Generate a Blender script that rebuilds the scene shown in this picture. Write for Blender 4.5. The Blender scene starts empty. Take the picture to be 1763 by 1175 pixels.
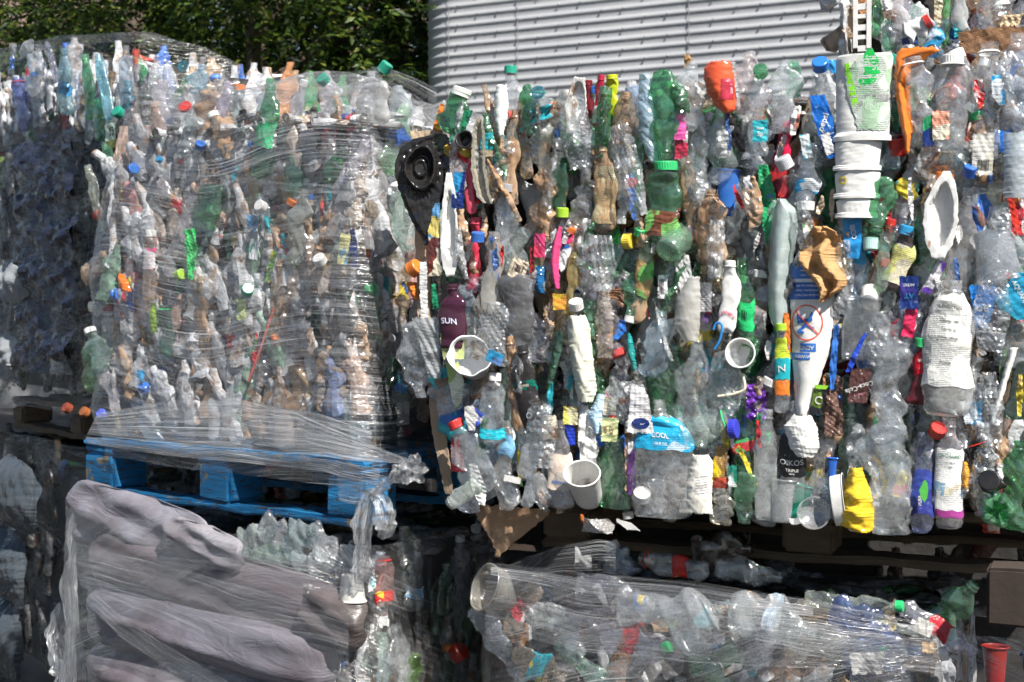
import bpy, bmesh, math, random
import numpy as np
from mathutils import Matrix, Vector
rad = math.radians
C = bpy.context.scene.collection
sc = bpy.context.scene

# ------------------------------------------------------------ camera, sky, sun, exposure
CAM = np.array([0.0, 0.0, 1.6]); FPX = 2448.0; HOR = 540.0
cd = bpy.data.cameras.new('camera'); cam = bpy.data.objects.new('camera', cd); C.objects.link(cam)
cd.lens = 50; cd.sensor_width = 36; cd.clip_end = 500; cd.clip_start = 0.05
PITCH = math.atan((587.5 - HOR) / FPX)
cam.location = CAM; cam.rotation_euler = (rad(90) - PITCH, 0, 0)
cd.dof.use_dof = True; cd.dof.focus_distance = 3.25; cd.dof.aperture_fstop = 9.0
sc.camera = cam
SUN_EL, SUN_H = rad(50), np.array([0.54, -0.842])
w = bpy.data.worlds.new('World'); sc.world = w; w.use_nodes = True
nt = w.node_tree; bg = nt.nodes['Background']
sky = nt.nodes.new('ShaderNodeTexSky'); sky.sky_type = 'NISHITA'; sky.sun_disc = False
sky.sun_elevation = SUN_EL; sky.sun_rotation = math.atan2(SUN_H[0], SUN_H[1])
nt.links.new(sky.outputs[0], bg.inputs[0]); bg.inputs[1].default_value = 0.05
ld = bpy.data.lights.new('sun', 'SUN'); ld.energy = 5.0; ld.angle = rad(0.5); ld.color = (1.0, 0.955, 0.89)
sun = bpy.data.objects.new('sun', ld); C.objects.link(sun)
sd = Vector((SUN_H[0] * math.cos(SUN_EL), SUN_H[1] * math.cos(SUN_EL), math.sin(SUN_EL)))
sun.rotation_euler = sd.to_track_quat('Z', 'Y').to_euler(); sun.location = (3, -3, 8)
sc.view_settings.view_transform = 'Standard'; sc.view_settings.look = 'None'
sc.view_settings.exposure = 0.86
try:
    sc.cycles.transparent_max_bounces = 11; sc.cycles.max_bounces = 4
    sc.cycles.glossy_bounces = 2; sc.cycles.diffuse_bounces = 2; sc.cycles.transmission_bounces = 2
    sc.cycles.use_adaptive_sampling = True; sc.cycles.adaptive_threshold = 0.045; sc.cycles.adaptive_min_samples = 12
    sc.cycles.caustics_reflective = False; sc.cycles.caustics_refractive = False
    sc.cycles.sample_clamp_indirect = 4.0
except Exception: pass

# ------------------------------------------------------------ pixel rays and bale planes (real places in the yard)
def ray(px, py):
    x = (px - 881.5) / FPX; z = (587.5 - py) / FPX
    cp, sp = math.cos(PITCH), math.sin(PITCH)
    return np.array([x, cp + z * sp, -sp + z * cp])
class Plane:
    def __init__(s, a, b):
        s.a = np.array([a[0], a[1], 0.]); s.b = np.array([b[0], b[1], 0.])
        s.u = (s.b - s.a) / np.linalg.norm(s.b - s.a)
        s.n = np.array([s.u[1], -s.u[0], 0.])
    def at(s, px, py, off=0.):
        d = ray(px, py); o = s.a + s.n * off
        t = np.dot(o - CAM, s.n) / np.dot(d, s.n)
        return CAM + d * t
    def local(s, along, z, off=0.):
        p = s.a + s.u * along + s.n * off; return np.array([p[0], p[1], z])
PR = Plane((-0.161, 3.40), (1.05, 2.92))       # unwrapped bale, front
PL = Plane((-1.24, 4.10), (-0.374, 3.50))      # wrapped bale, front
PS = Plane((-0.374, 3.50), (0.196, 4.32))      # wrapped bale, right side
PF = Plane((-2.40, 6.20), (-1.20, 4.60))       # bale far left, turned away from the sun
PFo = Plane((-2.60, 5.30), (-1.10, 4.70))      # row behind the wrapped bale
PT = Plane((1.05, 4.75), (2.2, 4.35))          # bale top right, behind
PB = Plane((-0.075, 3.38), (1.15, 2.86))       # lower right bale
ZR0, ZR1 = 1.15, 2.13
ZL0, ZL1 = 1.245, 2.16

# ------------------------------------------------------------ materials
def mat(name):
    m = bpy.data.materials.new(name); m.use_nodes = True
    t = m.node_tree; t.nodes.clear(); return m, t
class N:
    def __init__(s, t): s.t = t
    def __call__(s, typ, ins=None, **kw):
        n = s.t.nodes.new(typ)
        for k, v in kw.items(): setattr(n, k, v)
        for k, v in (ins or {}).items():
            if isinstance(v, bpy.types.NodeSocket): s.t.links.new(v, n.inputs[k])
            else: n.inputs[k].default_value = v
        return n
    def math(s, op, a, b=0., clamp=False):
        n = s('ShaderNodeMath', {0: a, 1: b}, operation=op); n.use_clamp = clamp; return n.outputs[0]
    def mix(s, f, a, b):
        n = s('ShaderNodeMix', data_type='RGBA')
        for k, v in ((0, f), (6, a), (7, b)):
            if isinstance(v, bpy.types.NodeSocket): s.t.links.new(v, n.inputs[k])
            else: n.inputs[k].default_value = v
        return n.outputs[2]
    def mixs(s, f, a, b):
        n = s('ShaderNodeMixShader', {0: f}); s.t.links.new(a, n.inputs[1]); s.t.links.new(b, n.inputs[2]); return n.outputs[0]
    def noise(s, v, scale, detail=2., rough=.5, dist=0.):
        return s('ShaderNodeTexNoise', {'Vector': v, 'Scale': scale, 'Detail': detail, 'Roughness': rough, 'Distortion': dist}).outputs[0]
    def ramp(s, f, *st, mode='LINEAR'):
        n = s('ShaderNodeValToRGB', {0: f}); r = n.color_ramp; r.interpolation = mode
        while len(r.elements) < len(st): r.elements.new(0.5)
        for e, (p, c) in zip(r.elements, st):
            e.position = p; e.color = (c, c, c, 1) if not isinstance(c, tuple) else (*c[:3], 1)
        return n.outputs[0]
    def step(s, v, a, b):
        return s('ShaderNodeMapRange', {0: v, 1: a, 2: b, 3: 0., 4: 1.}, clamp=True).outputs[0]
    def out(s, sh): s('ShaderNodeOutputMaterial', {0: sh})
DIRT = (0.34, 0.18, 0.085, 1)
def coords(n, jitter=True):
    g = n('ShaderNodeNewGeometry'); tc = n('ShaderNodeTexCoord'); oi = n('ShaderNodeObjectInfo')
    off = n('ShaderNodeVectorMath', {0: tc.outputs['Object']}, operation='ADD')
    m = n('ShaderNodeMath', {0: oi.outputs['Random'], 1: 31.0}, operation='MULTIPLY')
    n.t.links.new(m.outputs[0], off.inputs[1])
    return off.outputs[0], oi, tc, g
def attr(n, name): return n('ShaderNodeAttribute', attribute_type='OBJECT', attribute_name=name)
def facing(n, bp, f0, k, p=4.):
    g = n('ShaderNodeNewGeometry'); d = n('ShaderNodeVectorMath', {0: g.outputs['Incoming'], 1: bp}, operation='DOT_PRODUCT').outputs['Value']
    x = n.math('SUBTRACT', 1., n.math('MINIMUM', n.math('ABSOLUTE', d), 1.))
    return n.math('ADD', f0, n.math('MULTIPLY', n.math('POWER', x, p), k), True)
def dirt_mask(n, v):
    d = attr(n, 'dirt').outputs['Fac']
    a = n.noise(n('ShaderNodeMapping', {0: v, 3: (1., 1., .45)}).outputs[0], 38., 3., .7)
    th = n.math('SUBTRACT', 0.80, n.math('MULTIPLY', d, 0.46))
    return n.step(n.math('SUBTRACT', a, th), 0.0, 0.09)
def clear_mat(name, haze0=.03, haze1=.34, rough=.05, bump=.8, soft=1., f0=.11):
    m, t = mat(name); n = N(t); v, oi, tc, g = coords(n)
    col = oi.outputs['Color']
    nz = n('ShaderNodeTexNoise', {'Vector': v, 'Scale': 24., 'Detail': 2.}); vd = n('ShaderNodeVectorMath', {0: v, 1: n('ShaderNodeVectorMath', {0: nz.outputs['Color'], 3: .05}, operation='SCALE').outputs[0]}, operation='ADD').outputs[0]
    cr = n('ShaderNodeTexVoronoi', {'Vector': vd, 'Scale': 30.}, feature='DISTANCE_TO_EDGE').outputs[0]
    h = n.math('ADD', n.math('MULTIPLY', nz.outputs[0], 1.6), n.math('MULTIPLY', n.math('MINIMUM', cr, .25), .5))
    bs = n.math('ADD', .25 * bump, n.math('MULTIPLY', oi.outputs['Random'], bump), True)
    bp = n('ShaderNodeBump', {'Height': h, 'Strength': bs, 'Distance': .0065 * soft}).outputs[0]
    tr = n('ShaderNodeBsdfTransparent', {0: n.mix(.7, (1, 1, 1, 1), col)}).outputs[0]
    dc = n.mix(.25, col, (.9, .92, .94, 1))
    df = n('ShaderNodeBsdfDiffuse', {0: dc, 'Normal': bp}).outputs[0]
    tl = n('ShaderNodeBsdfTranslucent', {0: dc}).outputs[0]
    dt = n.mixs(.4, df, tl)
    g1 = n('ShaderNodeBsdfGlossy', {0: (1, 1, 1, 1), 'Roughness': rough, 'Normal': bp}).outputs[0]
    g2 = n('ShaderNodeBsdfGlossy', {0: (1, 1, 1, 1), 'Roughness': rough + .16, 'Normal': bp}).outputs[0]
    gl = n.mixs(.4, g1, g2)
    hz = n('ShaderNodeMapRange', {0: n.noise(v, 12., 3., .65), 1: .38, 2: .72, 3: haze0, 4: haze1}, clamp=True).outputs[0]
    crz = n.math('MULTIPLY', n.step(cr, .045, .0), .12)
    hz2 = n.math('ADD', n.math('ADD', hz, crz), attr(n, 'milk').outputs['Fac'], True)
    m1 = n.mixs(hz2, tr, dt)
    m2 = n.mixs(facing(n, bp, f0, .65), m1, gl)
    br = n('ShaderNodeBsdfDiffuse', {0: n.mix(nz.outputs[0], DIRT, (.50, .36, .24, 1)), 'Normal': bp}).outputs[0]
    n.out(n.mixs(n.math('MULTIPLY', dirt_mask(n, v), .8), m2, br)); return m
def solid_mat(name, rough=.35, bump=.25, crease=38., spec=.5):
    m, t = mat(name); n = N(t); v, oi, tc, g = coords(n)
    col = oi.outputs['Color']
    h = n.noise(v, crease, 4., .6, .8)
    bp = n('ShaderNodeBump', {'Height': h, 'Strength': bump, 'Distance': .004}).outputs[0]
    grime = n.math('MULTIPLY', n.step(n.noise(v, 18., 6., .7), .4, .8), .5)
    c = n.mix(grime, col, n.mix(.2, n.mix(.45, col, (0, 0, 0, 1)), (.3, .24, .17, 1)))
    dm = n.math('MULTIPLY', dirt_mask(n, v), .85)
    c = n.mix(dm, c, DIRT)
    r = n.math('ADD', rough, n.math('MULTIPLY', dm, .5), True)
    p = n('ShaderNodeBsdfPrincipled', {'Base Color': c, 'Roughness': r, 'Normal': bp, 'Specular IOR Level': spec}).outputs[0]
    n.out(p); return m
def print_mat(name, rough=.28):
    # printed wrapper: colour blocks, small print in rows, wear
    m, t = mat(name); n = N(t); v, oi, tc, g = coords(n)
    col = oi.outputs['Color']; c2 = attr(n, 'ink').outputs['Color']; pr = attr(n, 'print').outputs['Fac']
    blocks = n.step(n.noise(v, 17., 1., .4, .5), .53, .55)
    c = n.mix(n.math('MULTIPLY', blocks, n.math('MINIMUM', pr, 1.)), col, c2)
    sep = n('ShaderNodeSeparateXYZ', {0: tc.outputs['Object']})
    zz = n.math('MULTIPLY', sep.outputs[2], 260.)
    rows = n.step(n.math('FRACT', zz), .42, .46)
    cell = n('ShaderNodeCombineXYZ', {0: n.math('MULTIPLY', sep.outputs[0], 900.), 1: n.math('FLOOR', zz), 2: 0.}).outputs[0]
    glyph = n.step(n.noise(cell, 1., 2., .8), .47, .5)
    area = n.step(n.noise(v, 22., 0.), .5, .52)
    tx = n.math('MULTIPLY', n.math('MULTIPLY', rows, glyph), n.math('MULTIPLY', area, n.math('GREATER_THAN', pr, .3)))
    c = n.mix(n.math('MULTIPLY', tx, .75), c, (.03, .03, .05, 1))
    wear = n.step(n.noise(v, 90., 5., .75), .62, .68)
    c = n.mix(n.math('MULTIPLY', wear, .5), c, (.6, .6, .58, 1))
    c = n.mix(n.math('MULTIPLY', dirt_mask(n, v), .85), c, DIRT)
    bp = n('ShaderNodeBump', {'Height': n.noise(v, 55., 4., .6, 1.), 'Strength': .5, 'Distance': .004}).outputs[0]
    n.out(n('ShaderNodeBsdfPrincipled', {'Base Color': c, 'Roughness': rough, 'Normal': bp}).outputs[0]); return m
def film_mat(name, base=.03, amp=.5, fv=420., thr=.5, rough=.16, f0=.035, k=.55, dist=.004):
    m, t = mat(name); n = N(t); tc = n('ShaderNodeTexCoord'); uv = tc.outputs['UV']
    wb = n('ShaderNodeTexNoise', {'Vector': uv, 'Scale': 3., 'Detail': 1.}).outputs['Color']
    w2 = n('ShaderNodeVectorMath', {0: wb, 1: (0., .05, 0.)}, operation='MULTIPLY').outputs[0]
    uw = n('ShaderNodeVectorMath', {0: uv, 1: w2}, operation='ADD').outputs[0]
    mk = lambda sx, sy: n('ShaderNodeMapping', {0: uw, 3: (sx, sy, 1.)}).outputs[0]
    a = n.noise(mk(2.6, fv), 1., 2., .7); b = n.noise(mk(2., fv * .32), 1., 2., .6)
    big = n.noise(n('ShaderNodeMapping', {0: uw, 3: (3., 9., 1.)}).outputs[0], 1., 1.)
    st = n.step(a, thr, thr + .14)
    st2 = n.step(b, thr + .08, thr + .2)
    dens = n.step(big, .36, .7)
    s = n.math('MULTIPLY', n.math('ADD', n.math('MULTIPLY', st, .55), n.math('MULTIPLY', st2, .45)), n.math('ADD', .25, dens))
    wr = n.noise(uv, 11., 2., .5)
    h = n.math('ADD', n.math('ADD', n.math('MULTIPLY', a, .55), n.math('MULTIPLY', b, 1.5)), n.math('MULTIPLY', wr, 1.7))
    bp = n('ShaderNodeBump', {'Height': h, 'Strength': 1., 'Distance': dist}).outputs[0]
    tr = n('ShaderNodeBsdfTransparent', {0: (.985, .99, 1, 1)}).outputs[0]
    df = n('ShaderNodeBsdfDiffuse', {0: (.86, .87, .88, 1), 'Normal': bp}).outputs[0]
    tl = n('ShaderNodeBsdfTranslucent', {0: (.8, .81, .82, 1)}).outputs[0]
    gl = n('ShaderNodeBsdfGlossy', {0: (1, 1, 1, 1), 'Roughness': rough, 'Normal': bp}).outputs[0]
    f = n.math('ADD', base, n.math('MULTIPLY', s, amp), True)
    m1 = n.mixs(f, tr, n.mixs(.35, df, tl))
    ff = n.math('ADD', facing(n, bp, f0, k), n.math('MULTIPLY', s, .22), True)
    n.out(n.mixs(ff, m1, gl)); return m
def mass_mat(name, dark=1., pale=False):
    m, t = mat(name); n = N(t); g = n('ShaderNodeNewGeometry'); r = g.outputs['Random Per Island']
    v = n('ShaderNodeTexCoord').outputs['Object']
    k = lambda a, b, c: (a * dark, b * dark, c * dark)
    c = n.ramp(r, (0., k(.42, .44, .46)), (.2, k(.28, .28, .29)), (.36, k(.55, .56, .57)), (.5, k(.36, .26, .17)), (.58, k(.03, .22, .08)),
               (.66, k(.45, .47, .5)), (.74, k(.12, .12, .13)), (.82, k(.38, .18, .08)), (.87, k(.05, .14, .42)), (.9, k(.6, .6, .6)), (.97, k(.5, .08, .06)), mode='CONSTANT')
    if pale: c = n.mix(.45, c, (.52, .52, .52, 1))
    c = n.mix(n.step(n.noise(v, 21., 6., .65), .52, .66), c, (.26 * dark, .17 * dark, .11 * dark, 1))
    bp = n('ShaderNodeBump', {'Height': n.noise(v, 45., 5., .6, 1.2), 'Strength': .9, 'Distance': .006}).outputs[0]
    p = n('ShaderNodeBsdfPrincipled', {'Base Color': c, 'Roughness': .2, 'Normal': bp}).outputs[0]
    tr = n('ShaderNodeBsdfTransparent').outputs[0]
    n.out(n.mixs(n.step(n.noise(v, 30., 2.), .45, .7), p, n.mixs(.45, p, tr))); return m
def plain(name, col, rough=.6, ns=8., amt=.25, bump=.2, col2=None, metal=0., stretch=(1, 1, 1), bd=.01):
    m, t = mat(name); n = N(t)
    v = n('ShaderNodeMapping', {0: n('ShaderNodeTexCoord').outputs['Object'], 3: stretch}).outputs[0]
    a = n.noise(v, ns, 6., .6)
    c = n.mix(n.step(a, .5 - amt, .5 + amt), (*col, 1), (*(col2 or tuple(x * .6 for x in col)), 1))
    bp = n('ShaderNodeBump', {'Height': a, 'Strength': bump, 'Distance': bd}).outputs[0]
    n.out(n('ShaderNodeBsdfPrincipled', {'Base Color': c, 'Roughness': rough, 'Normal': bp, 'Metallic': metal}).outputs[0]); return m

M = dict(
    clear=clear_mat('clear plastic'),
    smooth=clear_mat('smooth translucent plastic', .12, .34, .1, .25),
    solid=solid_mat('opaque plastic'), gloss=solid_mat('glossy moulded plastic', .12, .15, 20.),
    cap=solid_mat('cap plastic', .3, .05), paper=solid_mat('paper board', .8, .5, 60., .2),
    foil=solid_mat('crumpled foil', .18, 1., 70.),
    print=print_mat('printed label'), ink=plain('black ink', (.02, .02, .025), .5),
    film=film_mat('stretch film', .02, .7, thr=.495, dist=.0048), filmd=film_mat('dimmed stretch film', .0, .16, thr=.51, k=.22, f0=.02), filml=film_mat('tight stretch film', .03, .6, 560., .49, k=.5), filmb=film_mat('bunched stretch film', .10, 1., 520., .455, .18, .07, .6),  # filmd: haze and sheen cut so the far left bale looks shaded
    scrap=clear_mat('torn clear film', .02, .25, .06, 1., soft=.8),
    mass=mass_mat('crushed plastic mass', 1.15), massd=mass_mat('shaded plastic mass', .7), mass_shade=mass_mat('deep shade plastic mass', .16), massl=mass_mat('pale plastic mass', 1.25, True),  # darker copies of the filling carry shade in their colour
)

# ------------------------------------------------------------ object helpers
def mesh_np(name, V, F, m, smooth=False, uv=None):
    me = bpy.data.meshes.new(name)
    V = np.asarray(V, np.float32); F = np.asarray(F, np.int32)
    me.vertices.add(len(V)); me.vertices.foreach_set('co', V.ravel())
    k = F.shape[1]; me.loops.add(F.size); me.loops.foreach_set('vertex_index', F.ravel())
    me.polygons.add(len(F)); me.polygons.foreach_set('loop_start', np.arange(0, F.size, k, dtype=np.int32))
    me.polygons.foreach_set('use_smooth', np.full(len(F), bool(smooth)))
    if uv is not None:
        l = me.uv_layers.new(name='UVMap'); l.data.foreach_set('uv', np.asarray(uv, np.float32)[F.ravel()].ravel())
    me.materials.append(m); me.update(calc_edges=True); me.validate(); return me
def obj(name, me, parent=None, col=(1, 1, 1), **props):
    o = bpy.data.objects.new(name, me); C.objects.link(o)
    if parent is not None: o.parent = parent
    o.color = (*col[:3], 1)
    o['dirt'] = 0.; o['milk'] = 0.
    for k, v in props.items(): o[k] = v
    return o
def tag(o, label, cat, group=None):
    o['label'] = label; o['category'] = cat
    if group: o['group'] = group
    return o
def grid_faces(nu, nv, wrap=False):
    i, j = np.meshgrid(np.arange(nv - 1), np.arange(nu if wrap else nu - 1), indexing='ij')
    j2 = (j + 1) % nu
    return np.stack([i * nu + j, i * nu + j2, (i + 1) * nu + j2, (i + 1) * nu + j], -1).reshape(-1, 4)
def tri(x): return np.abs(x - np.floor(x) - .5) * 4 - 1
def folds(P, rng, n=6, f0=12., f1=60., axis=(1, 1, 1)):
    s = np.zeros(len(P)); tot = 0
    for k in range(n):
        d = rng.normal(size=3) * axis; d /= np.linalg.norm(d); f = f0 * (f1 / f0) ** (k / max(1, n - 1))
        a = f ** -.75; wob = .25 * np.sin(P @ rng.normal(size=3) * f0 * 1.5)
        s += a * tri(P @ d * f + rng.random() + wob); tot += a
    return s / tot
def place(o, plane, px, py, rot=0., off=0., tiltx=0., tilty=0., scale=None, ww=None):
    p = plane.at(px, py, off)
    u, nn = Vector(plane.u), Vector(plane.n)
    R = Matrix((u, -nn, Vector((0, 0, 1)))).transposed()
    R = R @ Matrix.Rotation(rad(rot), 3, 'Y') @ Matrix.Rotation(rad(tiltx), 3, 'X') @ Matrix.Rotation(rad(tilty), 3, 'Z')
    m = R.to_4x4()
    if scale is not None: m = m @ Matrix.Diagonal((*scale, 1))
    m.translation = Vector(p); o.matrix_world = m
    return o
def mpp(plane, px, py): # metres per pixel there
    return plane.at(px, py)[1] / FPX

# ------------------------------------------------------------ bottle
def prof(kind, t, nr):
    if kind == 'soda':
        k = [(0, 0), (.008, .5), (.015, .8), (.05, .97), (.1, 1), (.2, .97), (.34, .9), (.46, .98), (.6, 1), (.68, .92), (.78, nr + (1 - nr) * .5), (.87, nr * 1.1)]
    elif kind == 'water':
        k = [(0, 0), (.008, .6), (.02, .9), (.06, 1), (.4, 1), (.72, 1), (.8, .85), (.88, nr * 1.25), (.9, nr * 1.05)]
    elif kind == 'wide':
        k = [(0, 0), (.008, .7), (.03, .95), (.1, 1), (.35, .95), (.5, .9), (.62, 1), (.74, .97), (.83, .8), (.89, nr * 1.1)]
    elif kind == 'jug':
        k = [(0, 0), (.008, .8), (.03, .97), (.08, 1), (.6, 1), (.7, .95), (.8, .7), (.88, nr * 1.2), (.9, nr * 1.05)]
    else:   # tall
        k = [(0, 0), (.008, .75), (.02, .96), (.05, 1), (.7, 1), (.76, .8), (.82, nr * 1.2), (.87, nr)]
    k += [(.905, nr), (.91, nr * 1.18), (.92, nr * 1.18), (.925, nr), (.94, nr), (.945, nr * 1.07), (.953, nr), (.962, nr * 1.07), (.97, nr), (.978, nr * 1.07), (.986, nr), (1, nr)]
    x, y = zip(*k); r = np.interp(t, x, y)
    if kind in ('water', 'wide'):
        r = r * (1 - .035 * (np.sin(t * 2 * math.pi * 17) > .2) * (t > .08) * (t < .72))
    return r
class Bottle:
    def __init__(s, kind, w, L, seed, crumple=.3, flat=.42, neck=None, bend=None, nu=30, nv=52):
        s.rng = np.random.default_rng(seed); s.kind = kind; s.w = w; s.L = L; s.R = w / 2; s.flat = flat; s.cr = crumple
        s.nr = min(.62, (neck or .0128) / s.R); s.nrm = s.nr * s.R
        s.bend = s.rng.normal() * .06 if bend is None else bend; s.tw = s.rng.normal() * .5
        s.seed = seed; s.nu = nu; s.nv = nv
        s.dents = [(s.rng.uniform(-math.pi, math.pi), s.rng.uniform(.1, .75), s.rng.uniform(.25, .6), s.rng.uniform(.05, .16), s.rng.uniform(.15, .45)) for _ in range(4)]
    def S(s, th, t, off=0.):
        th = np.asarray(th, float); t = np.asarray(t, float)
        r = prof(s.kind, t, s.nr)
        body = np.clip((.9 - t) / .12, 0, 1)
        P = np.stack([np.cos(th) * r * s.R, np.sin(th) * r * s.R, t * s.L], -1).reshape(-1, 3)
        c = folds(P / .06, np.random.default_rng(s.seed + 5), 7, .6, 5.5).reshape(r.shape)
        r2 = r * (1 + s.cr * (c - .12) * body)
        for a, tt, sa, st, dep in s.dents:
            da = np.angle(np.exp(1j * (th - a)))
            r2 = r2 * (1 - s.cr * 1.9 * dep * body * np.exp(-(da / sa) ** 2 - ((t - tt) / st) ** 2))
        fl = s.flat + (1 - s.flat) * (1 - body)
        wb = 1 + s.cr * .34 * body * (tri(t * (1.3 + s.seed % 5 * .4) + s.seed * .37 + .05 * np.cos(th)) + .3 * tri(t * 4.1 + s.seed * .71 + .25 * np.cos(th + s.seed))) * (t > .03)
        r2 = r2 * np.clip(wb, .55, 1.25)
        x = (r2 * s.R + off) * np.cos(th) + s.R * s.cr * .45 * body * tri(t * 1.7 + s.seed * .53); y = (r2 * s.R * fl + off) * np.sin(th)
        a = s.tw * (t - .5) * body * .6
        x, y = x * np.cos(a) - y * np.sin(a) * .5, y * np.cos(a) + x * np.sin(a) * .35
        x = x + s.bend * s.L * (1 - (2 * t - 1) ** 2) * .6
        z = (t - .5) * s.L + .012 * s.cr * np.sin(3 * th + s.seed) * body
        return np.stack([x, y, z], -1)
    def mesh(s, m, name='bottle'):
        v = np.concatenate([[0, .008], np.linspace(.015, .86, s.nv - 18), np.linspace(.875, 1, 16)])
        u = np.linspace(0, 2 * math.pi, s.nu, endpoint=False)
        T, U = np.meshgrid(v, u, indexing='ij')
        V = s.S(U, T).reshape(-1, 3); F = grid_faces(s.nu, s.nv, True)
        me = mesh_np(name, V, F, m, True); return me
    def band(s, t0, t1, m, off=.0008, a0=0., a1=2 * math.pi, name='label'):
        nu, nv = 40, 14
        wrap = (a1 - a0) > 6.2
        u = np.linspace(a0, a1, nu, endpoint=not wrap); v = np.linspace(t0, t1, nv)
        T, U = np.meshgrid(v, u, indexing='ij')
        T = T + .01 * np.sin(U * 5 + s.seed) * ((T == t0) | (T == t1))
        return mesh_np(name, s.S(U, T, off).reshape(-1, 3), grid_faces(nu, nv, wrap), m)
    def conform(s, V, t_c, off=.0022, flip=False, side=0.):
        V = np.asarray(V); x, z = V[:, 0].copy(), V[:, 1].copy()
        if flip: x, z = -x, -z
        d = np.arcsin(np.clip(x / (s.R * 1.0), -.98, .98))
        return s.S(-math.pi / 2 + d + side, t_c + z / s.L, off)
def cap_mesh(r, h, m, ribs=26, name='cap'):
    prf = [(0, 0, 0), (.86, 0, 0), (.97, .06, 0), (1, .16, 1), (1, .80, 1), (.985, .82, 0), (.985, .86, 0), (1, .88, 0), (1, 1, 0), (.88, 1, 0), (.86, .3, 0)]
    nu = ribs * 3; V = []
    for rr, zz, rb in prf:
        th = np.linspace(0, 2 * math.pi, nu, endpoint=False)
        q = rr * (1 - .035 * rb * (np.arange(nu) % 3 == 0)) * r
        V.append(np.stack([q * np.cos(th), q * np.sin(th), np.full(nu, (1 - zz) * h)], -1))
    return mesh_np(name, np.concatenate(V), grid_faces(nu, len(prf), True), m, False)
_capc = {}
def cap_for(r, h):
    k = (round(r, 4), round(h, 4))
    if k not in _capc: _capc[k] = cap_mesh(r, h, M['cap'])
    return _capc[k]
def text_np(s, size, font_w=1., maxlen=.004):
    cu = bpy.data.curves.new('t', 'FONT'); cu.body = s; cu.size = size; cu.align_x = 'CENTER'; cu.align_y = 'CENTER'; cu.resolution_u = 3
    cu.offset = size * .012 * font_w
    o = bpy.data.objects.new('t', cu); C.objects.link(o); bpy.context.view_layer.update()
    me = bpy.data.meshes.new_from_object(o.evaluated_get(bpy.context.evaluated_depsgraph_get()))
    bpy.data.objects.remove(o)
    bm = bmesh.new(); bm.from_mesh(me); bmesh.ops.triangulate(bm, faces=bm.faces)
    for _ in range(3):
        e = [e for e in bm.edges if e.calc_length() > maxlen]
        if not e: break
        bmesh.ops.subdivide_edges(bm, edges=e, cuts=1); bmesh.ops.triangulate(bm, faces=[f for f in bm.faces if len(f.verts) > 3])
    V = np.array([v.co[:] for v in bm.verts]).reshape(-1, 3); F = np.array([[v.index for v in f.verts] for f in bm.faces]).reshape(-1, 3)
    bm.free(); bpy.data.meshes.remove(me); return V, F
def bars_np(w, h, rng):
    V, F = [], []; x = -w / 2
    while x < w / 2:
        b = rng.choice([.0006, .001, .0016])
        for k in range(3):
            z0, z1 = -h / 2 + h * k / 3, -h / 2 + h * (k + 1) / 3; i = len(V)
            V += [(x, z0, 0), (x + b, z0, 0), (x + b, z1, 0), (x, z1, 0)]; F += [(i, i + 1, i + 2), (i, i + 2, i + 3)]
        x += b + rng.choice([.0007, .0012, .0018])
    return np.array(V), np.array(F)
CAPR = .0145
def make_bottle(kind, w, L, seed, col, cap=None, mat_='clear', dirt=0., milk=0., crumple=.42, flat=.38, neck=None, bend=None,
                label=None, text=None, ring=None, bars=None, name=None):
    """label = (t0, t1, colour, ink, print); text = list of (string, size, t, colour, flip)"""
    b = Bottle(kind, w, L, seed, crumple, flat, neck, bend)
    o = obj(name or dict(soda='soda_bottle', water='water_bottle', wide='juice_bottle', jug='plastic_jug').get(kind, 'drink_bottle'), b.mesh(M[mat_]), None, col, dirt=dirt, milk=milk)
    if cap is not None:
        r = b.nrm * 1.16; h = min(.02, r * 1.25)
        c = obj('cap', cap_for(r, h), o, cap, dirt=dirt * .3); top = b.S(np.array([0., math.pi]), np.array([1., 1.])).mean(0)
        c.location = (top[0], top[1], top[2] - h * .86)
    if ring is not None:
        u = np.linspace(0, 2 * math.pi, 28, endpoint=False); vv = np.array([.905, .91, .925, .93, .905])
        T, U = np.meshgrid(vv, u, indexing='ij'); offs = np.array([.0005, .002, .002, .0005, .0005])[:, None]
        P = b.S(U, T, 0.) ; ctr = P.mean(1, keepdims=True); dd = P - ctr; ln = np.linalg.norm(dd, axis=-1, keepdims=True)
        P = ctr + dd * (1 + (offs[..., None] + .0012) / ln)
        obj('neck_ring', mesh_np('ring', P.reshape(-1, 3), grid_faces(28, 5, True), M['cap']), o, ring)
    lab = None
    if label:
        for l in (label if isinstance(label, list) else [label]):
            t0, t1, lc, ik, pr = l
            lab = obj('label', b.band(t0, t1, M['print']), o, lc, ink=[*ik, 1.], print=float(pr), dirt=dirt * .8)
    if bars:
        V, F = bars_np(bars[0], bars[1], b.rng); obj('barcode', mesh_np('bars', b.conform(V, bars[2]), F, M['ink']), lab or o)
    for tx in (text or []):
        st, sz, tt, tcol, flip = tx[:5]
        V, F = text_np(st, sz); V = V[:, :2]
        if len(tx) > 5:
            a = rad(tx[5]); V = V @ np.array([[math.cos(a), math.sin(a)], [-math.sin(a), math.cos(a)]])
        obj('lettering', mesh_np('text', b.conform(V, tt, flip=flip), F, M['cap']), lab or o, tcol)
    return o

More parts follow.
